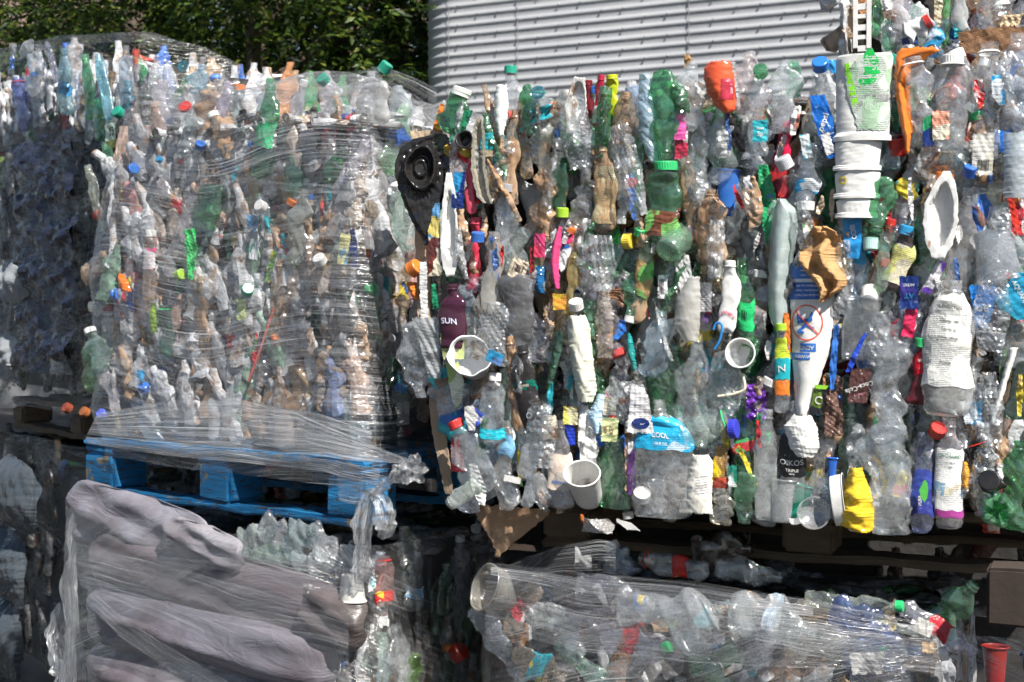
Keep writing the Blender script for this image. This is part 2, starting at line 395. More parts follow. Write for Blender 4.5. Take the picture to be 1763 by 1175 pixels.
# ------------------------------------------------------------ relief: any sheet or shell given by rows (z, xl, xr), a depth function, a thickness
def relief_mesh(rows, depth, thick, m, nu=30, nv=40, crumple=.0, seed=0, smooth=False, f0=.8, f1=6., jag=0.):
    rng = np.random.default_rng(seed)
    rows = sorted(rows); zs = [r[0] for r in rows]
    v = np.linspace(0, 1, nv); z = zs[0] + (zs[-1] - zs[0]) * v
    xl = np.interp(z, zs, [r[1] for r in rows]); xr = np.interp(z, zs, [r[2] for r in rows])
    if jag: xl = xl + jag * rng.normal(size=nv); xr = xr + jag * rng.normal(size=nv)
    u = np.linspace(0, 1, nu)
    X = xl[:, None] + (xr - xl)[:, None] * u[None, :]; Z = np.repeat(z[:, None], nu, 1)
    if jag: Z[0] += jag * rng.normal(size=nu) * 1.5; Z[-1] += jag * rng.normal(size=nu) * 1.5
    U, Vv = np.meshgrid(u * 2 - 1, v * 2 - 1)
    Y = -depth(U, Vv) if depth else np.zeros_like(X)
    if crumple:
        P = np.stack([X, Y * 0, Z], -1).reshape(-1, 3)
        Y = Y + crumple * folds(P / .05, rng, 7, f0, f1, (1, .01, 1)).reshape(X.shape)
    fr = np.stack([X, Y, Z], -1).reshape(-1, 3); bk = fr + [0, thick, 0]
    F = grid_faces(nu, nv); n0 = len(fr); Fb = F[:, ::-1] + n0
    idx = np.arange(n0).reshape(nv, nu)
    loop = np.concatenate([idx[0], idx[1:, -1], idx[-1, :-1][::-1], idx[1:-1, 0][::-1]])
    l2 = np.roll(loop, -1); rim = np.stack([loop + n0, l2 + n0, l2, loop], -1)
    def surf(x, z_):  # where a print lies on the front
        zi = np.clip((z_ - z[0]) / (z[-1] - z[0]) * (nv - 1), 0, nv - 1.001)
        a = np.interp(z_, z, xl); b_ = np.interp(z_, z, xr)
        ui = np.clip((x - a) / np.maximum(b_ - a, 1e-6) * (nu - 1), 0, nu - 1.001)
        i, j = zi.astype(int), ui.astype(int); fi, fj = zi - i, ui - j
        return (Y[i, j] * (1 - fi) * (1 - fj) + Y[i + 1, j] * fi * (1 - fj) + Y[i, j + 1] * (1 - fi) * fj + Y[i + 1, j + 1] * fi * fj)
    return mesh_np('relief', np.vstack([fr, bk]), np.vstack([F, Fb, rim]), m, smooth), surf
def on_relief(par, surf, V, F, col, x=0., z=0., flip=False, rot=0., off=.0012, name='lettering', m='cap', **kw):
    V = np.asarray(V)[:, :2].copy()
    a = rad(rot); V = V @ np.array([[math.cos(a), math.sin(a)], [-math.sin(a), math.cos(a)]])
    if flip: V = -V
    V = V + [x, z]
    P = np.stack([V[:, 0], surf(V[:, 0], V[:, 1]) - off, V[:, 1]], -1)
    return obj(name, mesh_np(name, P, F, M[m]), par, col, **kw)
def rect_np(w, h, n=8):
    u = np.linspace(-w / 2, w / 2, n); v = np.linspace(-h / 2, h / 2, n); U, V = np.meshgrid(u, v)
    return np.stack([U, V, U * 0], -1).reshape(-1, 3), grid_faces(n, n)
def ring_np(r0, r1, n=36, sx=1.):
    th = np.linspace(0, 2 * math.pi, n, endpoint=False)
    V = np.concatenate([np.stack([np.cos(th) * r * sx, np.sin(th) * r, th * 0], -1) for r in (r0, r1)])
    return V, grid_faces(n, 2, True)
def cup(w, h, seed, col, mat_='solid', r_bot=.72, crumple=.12, rim=.003, dirt=.16, flat=.8, name='plastic_cup', ribs=0, milk=0., thick=.0012):
    rng = np.random.default_rng(seed); R = w / 2
    prf = [(0, 0), (r_bot * .9, 0), (r_bot, .03)] + [(r_bot + (1 - r_bot) * k / 14, .03 + .92 * k / 14) for k in range(1, 15)] + [(1 + rim / R, .955), (1 + rim / R, .99), (1, 1)]
    prf += [(1 - thick / R, .96)] + [(r_bot + (1 - r_bot) * k / 14 - thick / R, .03 + .92 * k / 14) for k in range(14, -1, -2)] + [(0, .04)]
    nu = 40; th = np.linspace(0, 2 * math.pi, nu, endpoint=False); V = []
    for rr, t in prf:
        if ribs: rr = rr * (1 - .03 * (math.sin(t * ribs * 6.28) > 0))
        V.append(np.stack([np.cos(th) * rr * R, np.sin(th) * rr * R, np.full(nu, (t - .5) * h)], -1))
    P = np.concatenate(V); c = folds(P * [1, 1, 1] / .07, rng, 6, .6, 3.)
    amp = crumple * np.clip((P[:, 2] / h + .5) * .9 + .3, 0, 1)
    P[:, :2] *= (1 + amp * c)[:, None]; P[:, 1] *= flat
    return obj(name, mesh_np(name, P, grid_faces(nu, len(prf), True), M[mat_], True), None, col, dirt=dirt, milk=milk)

# ============================================================ THE SETTING
def box_np(x0, x1, y0, y1, z0, z1):
    V = np.array([(x, y, z) for z in (z0, z1) for y in (y0, y1) for x in (x0, x1)], float)
    F = np.array([(0, 2, 3, 1), (4, 5, 7, 6), (0, 1, 5, 4), (2, 6, 7, 3), (0, 4, 6, 2), (1, 3, 7, 5)])
    return V, F
def join(parts):
    Vs, Fs, n = [], [], 0
    for V, F in parts: Vs.append(V); Fs.append(np.asarray(F) + n); n += len(V)
    return np.vstack(Vs), np.vstack(Fs)
asph = plain('yard asphalt', (.07, .07, .072), .9, 30, col2=(.045, .044, .042), bump=.5)
g = obj('ground', mesh_np('ground', [(-150, -60, 0), (150, -60, 0), (150, 250, 0), (-150, 250, 0)], [(0, 1, 2, 3)], asph)); g['kind'] = 'structure'

# corrugated bin with a rounded corner: path in plan, corrugation in height
def corrugated():
    A = np.array([-0.72, 10.1]); B = np.array([4.9, 7.2]); u = (B - A) / np.linalg.norm(B - A); nn = np.array([u[1], -u[0]])
    r = .34; path = []; c = A + u * r - nn * r * 1.0
    back = -nn
    for k in range(14):
        a = rad(90) * k / 13; path.append(c - u * r * math.cos(a) + nn * r * math.sin(a))
    first = path[0] + back * 3.0
    path = [first + (path[0] - first) * k / 6 for k in range(6)] + path
    L = np.linalg.norm(B - A) - r
    path += [path[-1] + u * L * k / 24 for k in range(1, 25)]
    end = path[-1] - nn * 4; path += [path[-1] + (end - path[-1]) * k / 6 for k in range(1, 7)]
    path = np.array(path); tn = np.gradient(path, axis=0); tn /= np.linalg.norm(tn, axis=1)[:, None]; no = np.stack([tn[:, 1], -tn[:, 0]], 1)
    per = .0676; zz = np.arange(0.05, 5.6, per / 12)
    ph = (zz / per) % 1.0
    dep = .0085 * (.5 + .5 * np.sin(2 * math.pi * ph)) ** 1.7 - .004
    V = np.array([[(p[0] + o_[0] * d, p[1] + o_[1] * d, z) for p, o_ in zip(path, no)] for z, d in zip(zz, dep)]).reshape(-1, 3)
    m = plain('galvanised steel', (.53, .535, .545), .5, 2., .3, .1, (.43, .435, .45), metal=.2, stretch=(1, 1, .3))
    o = obj('metal_silo', mesh_np('silo wall', V, grid_faces(len(path), len(zz)), m, True))
    tag(o, 'grey corrugated metal silo with rounded corner behind the bales', 'silo')
    dark = plain('seam', (.42, .425, .43), .5, metal=.3)
    bolts = []; flat0 = path[19]
    for i in range(6):                                   # vertical seams
        s0 = (-.02, .52, 1.75, 2.9, 3.7, 4.5)[i]; p = flat0 + u * s0 + nn * .0105
        Vb, Fb = box_np(-.002, .002, -.003, -.001, 0.1, 5.5)
        W = np.array([[*(p + u * v[0] + nn * -v[1]), v[2]] for v in Vb]); obj('seam', mesh_np('seam', W, Fb, dark), o)
    bl = []
    for i in range(34):
        for k in range(40):
            s_ = .05 + i * .155 ; z = .4 + k * per * 2.0 + (i % 4) * per * .5
            if z > 5.4 or s_ > 5: continue
            zc = (math.floor(z / per) + .25) * per
            p = flat0 + u * s_ + nn * .0088
            th = np.linspace(0, 2 * math.pi, 8, endpoint=False)
            r0 = np.array([[*(p + u * math.cos(a) * .0075), zc + math.sin(a) * .0075] for a in th]); r1 = np.array([[*(p + nn * .006 + u * math.cos(a) * .005), zc + math.sin(a) * .005] for a in th])
            n0 = len(bl) * 16; bl.append((np.vstack([r0, r1]), np.vstack([grid_faces(8, 2, True), [[8, 9, 10, 11], [8, 11, 12, 13], [8, 13, 14, 15]]])))
    V, F = join(bl); bo = obj('bolt', mesh_np('bolts', V, F, dark), o); bo['kind'] = 'stuff'
corrugated()

# pale building far behind the trees
wallm = plain('pale render', (.30, .295, .30), .9, 2., bump=.1); roofm = plain('roof', (.22, .15, .12), .9)
bd = obj('building', mesh_np('wall', *box_np(-14, -7.0, 24, 32, 0, 6.3), wallm)); tag(bd, 'pale grey building glimpsed through the trees at upper left', 'building')
obj('roof', mesh_np('roof', np.array([(-14.4, 23.5, 6.3), (-6.6, 23.5, 6.3), (-6.6, 32.5, 6.3), (-14.4, 32.5, 6.3), (-14.4, 28, 7.9), (-6.6, 28, 7.9)]), np.array([(0, 1, 5, 4), (2, 3, 4, 5), (0, 3, 2, 1), (1, 2, 5, 5), (0, 4, 3, 3)]), roofm), bd)
glm = plain('window glass', (.04, .05, .06), .1)
for x in (-12.4, -9.2):
    f = obj('window', mesh_np('window', *box_np(x, x + 1.3, 23.93, 24.02, 3.6, 4.9), glm), bd)
# trees
barkm = plain('bark', (.16, .12, .09), .9, 12, col2=(.08, .06, .045), bump=.8, stretch=(1, 1, .2))
def leaf_mat():
    m, t = mat('foliage'); n = N(t); g = n('ShaderNodeNewGeometry')
    c = n.ramp(g.outputs['Random Per Island'], (0, (.010, .024, .005)), (.5, (.022, .046, .008)), (.7, (.05, .10, .014)), (.88, (.13, .20, .025)), (1, (.24, .26, .04)))  # random bright leaf tones put sunlit spots into the colour
    d = n('ShaderNodeBsdfPrincipled', {'Base Color': c, 'Roughness': .45}).outputs[0]; tl = n('ShaderNodeBsdfTranslucent', {0: c}).outputs[0]
    n.out(n.mixs(.42, d, tl)); return m
leafm = leaf_mat()
def tube(path, radii, k=10):
    P = np.array(path, float); T = np.gradient(P, axis=0); T /= np.linalg.norm(T, axis=1)[:, None]
    V = []
    for p, t_, r in zip(P, T, radii):
        a = np.cross(t_, [0.31, .8, .2]); a /= np.linalg.norm(a); b = np.cross(t_, a)
        th = np.linspace(0, 2 * math.pi, k, endpoint=False); V.append(p + r * (np.cos(th)[:, None] * a + np.sin(th)[:, None] * b))
    return np.concatenate(V), grid_faces(k, len(P), True)
def tree(x, y, h, cr, seed, label, nl=11000, base=1.2, cen=None):
    rng = np.random.default_rng(seed)
    top = np.array([x, y, h]); pts = [np.array([x, y, -.1]), np.array([x + .1, y, h * .3]), np.array([x - .05, y + .1, h * .6]), top]
    parts = [tube([pts[0] + (pts[-1] - pts[0]) * k / 8 + rng.normal(size=3) * .05 * k / 8 for k in range(9)], np.linspace(.2, .05, 9))]
    cl = []
    for i in range(46):
        a = rng.uniform(0, 6.28); zz = rng.uniform(base, h * 1.02); rr = cr * math.sqrt(rng.uniform(.1, 1)) * (1 - .5 * abs((zz - base) / (h - base) - .45))
        cl.append(np.array([x + math.cos(a) * rr, y + math.sin(a) * rr, zz]))
    for c in cl[:20]:
        s = np.array([x, y, max(.8, c[2] - 1.1)]); mid = (s + c) / 2 + [0, 0, .15]
        parts.append(tube([s, mid, c], [.06, .035, .012], 6))
    o = obj('tree', None); o.location = (0, 0, 0); tag(o, label, 'tree', 'trees behind the bales')
    obj('trunk', mesh_np('trunk', *join(parts), barkm, True), o)
    # sprays: drooping compound leaves, each a row of leaflets
    V, F = [], []; per = nl // (len(cl) * 11)
    for c in cl:
        for _ in range(per):
            p = c + rng.normal(size=3) * [.33, .33, .27]; d = rng.normal(size=3) * [1, 1, .3]; d[2] -= .55; d /= np.linalg.norm(d)
            sd_ = np.cross(d, [0, 0, 1]); sd_ /= np.linalg.norm(sd_) + 1e-6; L = rng.uniform(.22, .4)
            for k in range(11):
                q = p + d * L * (k // 2 + .6) / 6; sg = -1 if k % 2 else 1
                if k == 10: ax = d
                else: ax = sd_ * sg * .85 + d * .45 + rng.normal(size=3) * .12
                ax = ax / np.linalg.norm(ax); ll = rng.uniform(.06, .1); nrm = np.cross(ax, d) + rng.normal(size=3) * .35; wv = np.cross(ax, nrm); wv /= np.linalg.norm(wv) + 1e-6
                i = len(V); V += [q, q + ax * ll * .45 + wv * ll * .2, q + ax * ll + [0, 0, -.01], q + ax * ll * .45 - wv * ll * .2]; F.append((i, i + 1, i + 2, i + 3))
    obj('crown', mesh_np('crown', np.array(V), np.array(F), leafm), o)
tree(-2.1, 11.8, 5.6, 1.9, 1, 'leafy green tree filling the gap left of the silo', 30000, 2.0)
tree(-3.0, 16.5, 6.5, 2.3, 7, 'dark tree closing the view between the building and the leafy tree', 30000, 1.2)
tree(-1.0, 12.6, 5.2, 1.3, 8, 'narrow shaded tree right against the silo corner', 22000, 1.6)
tree(-5.2, 17.5, 6.0, 1.9, 9, 'dark tree partly hiding the pale building', 24000, 1.4)
tree(-3.6, 13.6, 6.2, 1.9, 2, 'dense dark green tree behind the wrapped bale', 22000, 1.5)
tree(-6.3, 16.2, 5.5, 1.8, 3, 'sparse tree with bare branches at the upper left corner', 7000, 1.8)
tree(-0.9, 14.5, 6.5, 2.2, 4, 'shaded tree tucked behind the silo edge', 22000, 1.4)
tree(-4.0, 18.5, 7.5, 2.6, 5, 'tallest tree, farthest back, closing the gap between the others', 26000, 1.4)
tree(-1.2, 19.5, 8., 2.6, 6, 'dark tall tree farthest back beside the silo', 24000, 1.4)

# ============================================================ bale masses (packed plastic behind the pieces one can tell apart)
M['core'] = plain('dark bale core', (.045, .042, .04), .8, 20., col2=(.02, .019, .018), bump=.6)  # one dark colour for the solid box inside each bale
def mass(name, plane, s0, s1, z0, z1, depth, n, seed, label=None, m='mass', core_back=1.0, top=True, off=0., wob=0.):
    rng = np.random.default_rng(seed); parts = []; W = s1 - s0
    cu, cn = plane.u, plane.n
    V, F = box_np(s0 + .06, s1 - .06, 0, 1, z0 + .03, z1 - .05)
    if n == 0: V, F = box_np(s0, s1, 0, 1, z0, z1)
    P = np.array([[*(plane.a + cu * v[0] - cn * (depth + .03 + v[1] * (core_back - depth - .1)))[:2], v[2]] for v in V]); parts.append((P, F))
    def one(cen, ax_z, ax_y, ax_x, w_, L):
        b = Bottle(rng.choice(['soda', 'water', 'tall', 'wide']), w_, L, int(rng.integers(1e6)), .38, .4)
        T, U = np.meshgrid(np.linspace(0, 1, 17), np.linspace(0, 6.283, 12, endpoint=False), indexing='ij')
        q = b.S(U, T).reshape(-1, 3)
        parts.append((cen + q[:, :1] * ax_x + q[:, 1:2] * ax_y + q[:, 2:] * ax_z, grid_faces(12, 17, True)))
    up = np.array([0, 0, 1.])
    for i in range(n):
        s_ = rng.uniform(s0 + .03, s1 - .03); z = rng.uniform(z0 + .08, z1 - .08); d = rng.uniform(.035, depth)
        a = rng.normal() * .6; c = plane.a + cu * s_ - cn * (d + off); c[2] = z
        one(c, up * math.cos(a) + cu * math.sin(a), -cn, cu * math.cos(a) - up * math.sin(a), rng.uniform(.045, .08), rng.uniform(.11, .22))
    if top:
        for i in range(int(n * .45)):
            s_ = rng.uniform(s0 + .05, s1 - .05); d = rng.uniform(.08, core_back - .05)
            c = plane.a + cu * s_ - cn * d; c[2] = z1 - .035 - rng.uniform(0, .05); a = rng.uniform(0, 3.14)
            one(c, cu * math.cos(a) + cn * math.sin(a), up, cn * math.cos(a) - cu * math.sin(a), rng.uniform(.05, .09), rng.uniform(.16, .26))
        for i in range(int(n * .7)):                     # ends
            e = rng.integers(2); d = rng.uniform(.05, core_back - .08); z = rng.uniform(z0 + .08, z1 - .08)
            c = plane.a + cu * (s0 + .045 if e == 0 else s1 - .045) - cn * d; c[2] = z
            one(c, up, cu, cn, rng.uniform(.05, .09), rng.uniform(.16, .26))
    V, F = join(parts)
    me = mesh_np(name, V, F, M[m]); me.materials.append(M['core'])
    for p_ in me.polygons[:6]: p_.material_index = 1
    o = obj(name, me); o['kind'] = 'stuff'
    if label: o['label'] = label
    return o
mass('bale_filling', PR, 0.0, 1.50, ZR0 + .01, ZR1, .13, 330, 11)
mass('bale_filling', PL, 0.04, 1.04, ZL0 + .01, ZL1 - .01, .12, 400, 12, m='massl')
mass('bale_filling', PF, 0.0, 1.98, 1.27, 2.33, .14, 240, 13, m='mass_shade', top=False)  # shade of this bale's face put into the filling colour
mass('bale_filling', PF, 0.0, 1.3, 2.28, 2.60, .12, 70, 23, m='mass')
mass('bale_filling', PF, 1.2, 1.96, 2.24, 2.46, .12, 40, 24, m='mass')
mass('bale_filling', PF, 0.0, 2.05, .12, 1.12, .14, 200, 14, m='mass_shade')
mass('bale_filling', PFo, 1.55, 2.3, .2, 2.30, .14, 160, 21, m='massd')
mass('bale_filling', PT, 0.0, 1.2, 1.25, 2.95, .14, 200, 15)
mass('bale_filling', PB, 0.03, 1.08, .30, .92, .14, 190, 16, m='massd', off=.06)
PLL = Plane((-1.27, 4.13), (-0.374, 3.47))
PLS = Plane((-0.374, 3.47), (0.196, 4.30))
mass('bale_filling', PLL, 0.05, 1.10, .25, 1.03, .12, 170, 17, m='massd', core_back=.95)

# rear rows of bales that close the gaps, gap darkness put into their colour
PK_ = Plane(PR.local(-.6, 0, -1.25)[:2], PR.local(1.6, 0, -1.25)[:2])
mass('bale_filling', PK_, 0.55, 2.2, .1, 2.05, .1, 90, 18, m='mass_shade', top=False)
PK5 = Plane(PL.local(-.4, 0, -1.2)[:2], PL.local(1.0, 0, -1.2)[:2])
mass('bale_filling', PK5, -.3, 1.3, .1, 2.1, .1, 90, 19, m='mass_shade', top=False)
# ============================================================ blue pallet
def blue():
    m, t = mat('blue pallet paint'); n = N(t); tc = n('ShaderNodeTexCoord')
    mp = n('ShaderNodeMapping', {0: tc.outputs['Object'], 3: (1., 1., 7.)}).outputs[0]
    gr = n.noise(mp, 14., 6., .7); sc_ = n.step(n.noise(mp, 22., 7., .75, .5), .55, .58)
    c = n.mix(gr, (.008, .12, .30, 1), (.02, .23, .47, 1)); c = n.mix(sc_, c, (.06, .05, .045, 1))
    c = n.mix(n.step(n.noise(tc.outputs['Object'], 13., 7., .75), .565, .59), c, (.26, .21, .15, 1))
    bp = n('ShaderNodeBump', {'Height': n.math('ADD', gr, n.math('MULTIPLY', sc_, -.5)), 'Strength': .8, 'Distance': .006}).outputs[0]
    n.out(n('ShaderNodeBsdfPrincipled', {'Base Color': c, 'Roughness': .55, 'Normal': bp}).outputs[0]); return m
bluem = blue()
woodm = plain('weathered wood', (.20, .14, .09), .9, 10, col2=(.10, .075, .055), bump=.4, stretch=(1, 1, 3))
def plank(plane, s0, s1, d0, d1, z0, z1, m, par, name, seed=0, bev=.004):
    rng = np.random.default_rng(seed)
    ns = max(2, int((s1 - s0) / .05)); nd = max(2, int((d1 - d0) / .1))
    bm = bmesh.new(); V, F = box_np(s0, s1, -d1, -d0, z0, z1)
    vs = [bm.verts.new(v) for v in V]; [bm.faces.new([vs[i] for i in f]) for f in F]; bev = bev * 1.5
    bmesh.ops.recalc_face_normals(bm, faces=bm.faces)
    bmesh.ops.bevel(bm, geom=bm.edges[:], offset=bev, segments=2, affect='EDGES')
    if s1 - s0 > .2:
        for k in range(1, ns):
            bmesh.ops.bisect_plane(bm, geom=bm.verts[:] + bm.edges[:] + bm.faces[:], plane_co=(s0 + (s1 - s0) * k / ns, 0, 0), plane_no=(1, 0, 0))
    ph = rng.uniform(0, 6)
    for v in bm.verts:
        s, d, z = v.co; z += .0025 * math.sin(s * 19 + ph) + .0015 * math.sin(s * 47 + ph * 2 + z * 90); d += .002 * math.sin(s * 31 + ph + z * 60)
        p = plane.a + plane.u * s + plane.n * d; v.co = (p[0], p[1], z)
    me = bpy.data.meshes.new(name); bm.to_mesh(me); bm.free(); me.materials.append(m)
    return obj(name, me, par)
def pallet(plane, W, D, zb, m, label, mb=None, h=.145):
    o = plank(plane, 0, W, 0.0, .10, zb + h - .02, zb + h, m, None, 'pallet', 1); tag(o, label, 'pallet')
    for k in range(1, 7): plank(plane, 0, W, .155 * k, .155 * k + .10, zb + h - .02, zb + h, m, o, 'deck_board', 2 + k)
    for s in (0, W / 2 - .06, W - .13):
        plank(plane, s, s + .13, .004, D - .01, zb + h - .04, zb + h - .0205, m, o, 'stringer', 20)
        for d in (.003, D / 2 - .06, D - .13): plank(plane, s + .002, s + .128, d, d + .13, zb + .0205, zb + h - .0405, m, o, 'block', int(s * 10 + d * 100), .006)
    for d in (0., D / 2 - .05, D - .1): plank(plane, 0, W, d, d + .1, zb, zb + .02, m, o, 'bottom_board', 40 + int(d * 10))
    return o
PP = Plane((-1.245, 4.12), (-0.365, 3.47))
PWID = float(np.linalg.norm(PP.b - PP.a))
pallet(PP, PWID, .98, 1.075, bluem, 'chipped bright blue wooden pallet under the wrapped bale', h=.165)
PK = Plane(PR.local(.12, 0, -.34)[:2], PR.local(1.5, 0, -.34)[:2])
pallet(PK, 1.36, .9, 1.0, woodm, 'dark bare wood pallet in the shade under the unwrapped bale', h=.14)
PK2 = Plane(PF.local(.3, 0, -.12)[:2], PF.local(1.8, 0, -.12)[:2])
pallet(PK2, 1.5, .9, 1.12, woodm, 'shaded wooden pallet between the two bales at far left', h=.13)
PK3 = Plane(PB.local(.1, 0, -.1)[:2], PB.local(1.3, 0, -.1)[:2])
pallet(PK3, 1.2, .9, .03, woodm, 'wooden pallet on the ground under the lower right bale', h=.145)
PK4 = Plane(PLL.local(.05, 0, -.05)[:2], PLL.local(1.0, 0, -.05)[:2])
pallet(PK4, .95, .9, .03, woodm, 'wooden pallet on the ground under the grey sacks', h=.145)

# ============================================================ stretch film
def film_shell(name, path, z0, z1, label, m='film', seed=0, amp=.018, nz=120, top_in=.0, zt=None, zb=None, pleat=.25, taper=None, cat='stretch film', topo=None):
    """path: plan polyline (N,2), inside on its right; zt/zb: heights along the path 0..1"""
    rng = np.random.default_rng(seed); P = np.array(path, float); d = np.r_[0, np.cumsum(np.linalg.norm(np.diff(P, axis=0), axis=1))]
    n = int(d[-1] / .012); s = np.linspace(0, d[-1], n); X = np.interp(s, d, P[:, 0]); Y = np.interp(s, d, P[:, 1])
    for _ in range(7): X[1:-1] = (X[:-2] + X[1:-1] * 2 + X[2:]) / 4; Y[1:-1] = (Y[:-2] + Y[1:-1] * 2 + Y[2:]) / 4
    T = np.stack([np.gradient(X), np.gradient(Y)], 1); T /= np.linalg.norm(T, axis=1)[:, None]; No = np.stack([T[:, 1], -T[:, 0]], 1)
    t = s / d[-1]; zt_ = np.full(n, z1) if zt is None else np.interp(t, *zt); zb_ = np.full(n, z0) if zb is None else np.interp(t, *zb)
    v = np.linspace(0, 1, nz); Z = zb_[None] + (zt_ - zb_)[None] * v[:, None]; S = np.repeat(s[None], nz, 0)
    pr = np.stack([S, Z * 1.0, Z * 0], -1).reshape(-1, 3)
    bulge = sum(np.sin(S * rng.uniform(4, 22) + rng.uniform(0, 6) + np.sin(Z * rng.uniform(4, 16) + rng.uniform(0, 6)) * 1.6) * np.cos(Z * rng.uniform(5, 26) + rng.uniform(0, 6)) for _ in range(8)) / 4
    q = Z + pleat * .12 * np.sin(S * 3.1 + seed) + .02 * np.sin(S * 9)
    fine = sum(tri(q * f + rng.random()) / f for f in (31., 57., 93., 151.)) * 14
    offs = amp * bulge + .0022 * fine
    if taper is not None: offs = offs + taper(t, v)
    if topo is not None: Z = Z + topo(S, v)
    Xo = X[None] + No[None, :, 0] * offs; Yo = Y[None] + No[None, :, 1] * offs
    V = np.stack([Xo, Yo, Z], -1)
    if top_in:
        k = 14; ex = []
        for i in range(1, k + 1):
            f = i / k; e = V[-1].copy(); e[:, 0] -= No[:, 0] * top_in * f; e[:, 1] -= No[:, 1] * top_in * f; e[:, 2] += .012 * math.sin(f * 3) - .01 * f; ex.append(e)
        V = np.concatenate([V, np.array(ex)]); S = np.concatenate([S, np.repeat(s[None], k, 0)]); Z2 = np.concatenate([q, q[-1] + (np.arange(1, k + 1) / k * top_in)[:, None]])
    else: Z2 = q
    uv = np.stack([S, Z2], -1).reshape(-1, 2)
    o = obj(name, mesh_np(name, V.reshape(-1, 3), grid_faces(n, len(V)), M[m], True, uv)); tag(o, label, cat); return o
def off(pl, s, d): p = pl.a + pl.u * s + pl.n * d; return p[:2]
def band(plane, pts_a, pts_b, offd, m='filmb', par=None, name='film_band', nz=40, seed=0, bow=0., n=160):
    """a pulled strip of film between an upper and a lower pixel line, on the plane"""
    rng = np.random.default_rng(seed); t = np.linspace(0, 1, n)
    A = np.array([plane.at(x, y, offd) for x, y in pts_a]); B = np.array([plane.at(x, y, offd) for x, y in pts_b])
    def ip(Q): k = np.linspace(0, 1, len(Q)); return np.stack([np.interp(t, k, Q[:, i]) for i in range(3)], 1)
    A, B = ip(A), ip(B)
    for _ in range(12):
        for Q in (A, B): Q[1:-1] = (Q[:-2] + 2 * Q[1:-1] + Q[2:]) / 4
    v = np.linspace(0, 1, nz); V = A[None] * (1 - v)[:, None, None] + B[None] * v[:, None, None]
    w_ = np.linalg.norm(A - B, axis=1); q = v[:, None] * w_.max() + .0 * t[None]
    ple = sum(tri(v * f + rng.random()) / f for f in (7., 13., 29., 47.)) * 3.
    V += plane.n * (ple[:, None, None] * .0016 * np.minimum(1, .3 + w_ / .1)[None, :, None] + bow * np.sin(t * math.pi)[None, :, None])
    L = np.linalg.norm(A[0] - A[-1]); uv = np.stack([np.repeat((t * L)[None], nz, 0), np.repeat(q, 1, 1) * np.ones((1, n)) + seed], -1).reshape(-1, 2)
    return obj(name, mesh_np(name, V.reshape(-1, 3), grid_faces(n, nz), M[m], True, uv), par)

# ============================================================ THE PIECES ONE CAN TELL APART
K = dict(clr=(.90, .93, .95), grn=(.03, .50, .16), dgr=(.01, .16, .08), lgr=(.45, .85, .60), blu=(.03, .16, .55), lbl=(.45, .70, .88), tl=(.015, .30, .20),
         wht=(.76, .755, .73), crm=(.72, .66, .52), red=(.52, .025, .02), ora=(.75, .20, .03), yel=(.72, .54, .05), blk=(.012, .012, .014), brn=(.30, .14, .06),
         kr=(.42, .25, .12), pnk=(.66, .06, .2), lim=(.36, .60, .04), nvy=(.01, .03, .16), sky=(.03, .30, .58), mar=(.16, .01, .02), mnt=(.62, .74, .70), pur=(.16, .04, .42), gry=(.35, .35, .36))
LM = []   # landmarks for naming the plain bottles: (x, y, phrase)
UC = {}
def lmk(x, y, s):
    if s: LM.append((x, y, s))
_sd = [100]
def sd():
    _sd[0] += 1; return _sd[0]
def B(pl, x, y, w, h, rot, col, desc, kind='soda', off=.01, lm=None, tx=None, ty=0., **kw):
    m = mpp(pl, x, y); c = K.get(col, col)
    if 'cap' in kw: kw['cap'] = K.get(kw['cap'], kw['cap'])
    if 'ring' in kw: kw['ring'] = K.get(kw['ring'], kw['ring'])
    if 'label' in kw:
        L = kw['label']; L = L if isinstance(L, list) else [L]
        kw['label'] = [(a, b, K.get(c1, c1), K.get(c2, c2), p) for a, b, c1, c2, p in L]
    if 'text' in kw: kw['text'] = [(t[0], t[1], t[2], K.get(t[3], t[3]), *t[4:]) for t in kw['text']]
    o = make_bottle(kind, w * m, h * m, sd(), c, **kw)
    place(o, pl, x, y, rot, off, random.uniform(-5, 5) if tx is None else tx, ty)
    tag(o, desc, 'bottle'); lmk(x, y, lm); return o
def CUP(pl, x, y, w, h, rot, col, label, tilt=0., off=.02, lm=None, cat='cup', yaw=0., **kw):
    m = mpp(pl, x, y); o = cup(w * m, h * m, sd(), K.get(col, col), **kw)
    place(o, pl, x, y, rot, off, tilt, yaw); tag(o, label, cat); lmk(x, y, lm); return o
def CAP(pl, x, y, d, rot, col, label, tilt=90., off=.03, lm=None, h=.6, cat='cap', name='bottlecap'):
    d = d * .88; m = mpp(pl, x, y); o = obj(name, cap_for(d * m / 2, d * m * h), None, K.get(col, col), dirt=.1)
    place(o, pl, x, y, rot, off, tilt); tag(o, label, cat); lmk(x, y, lm); return o
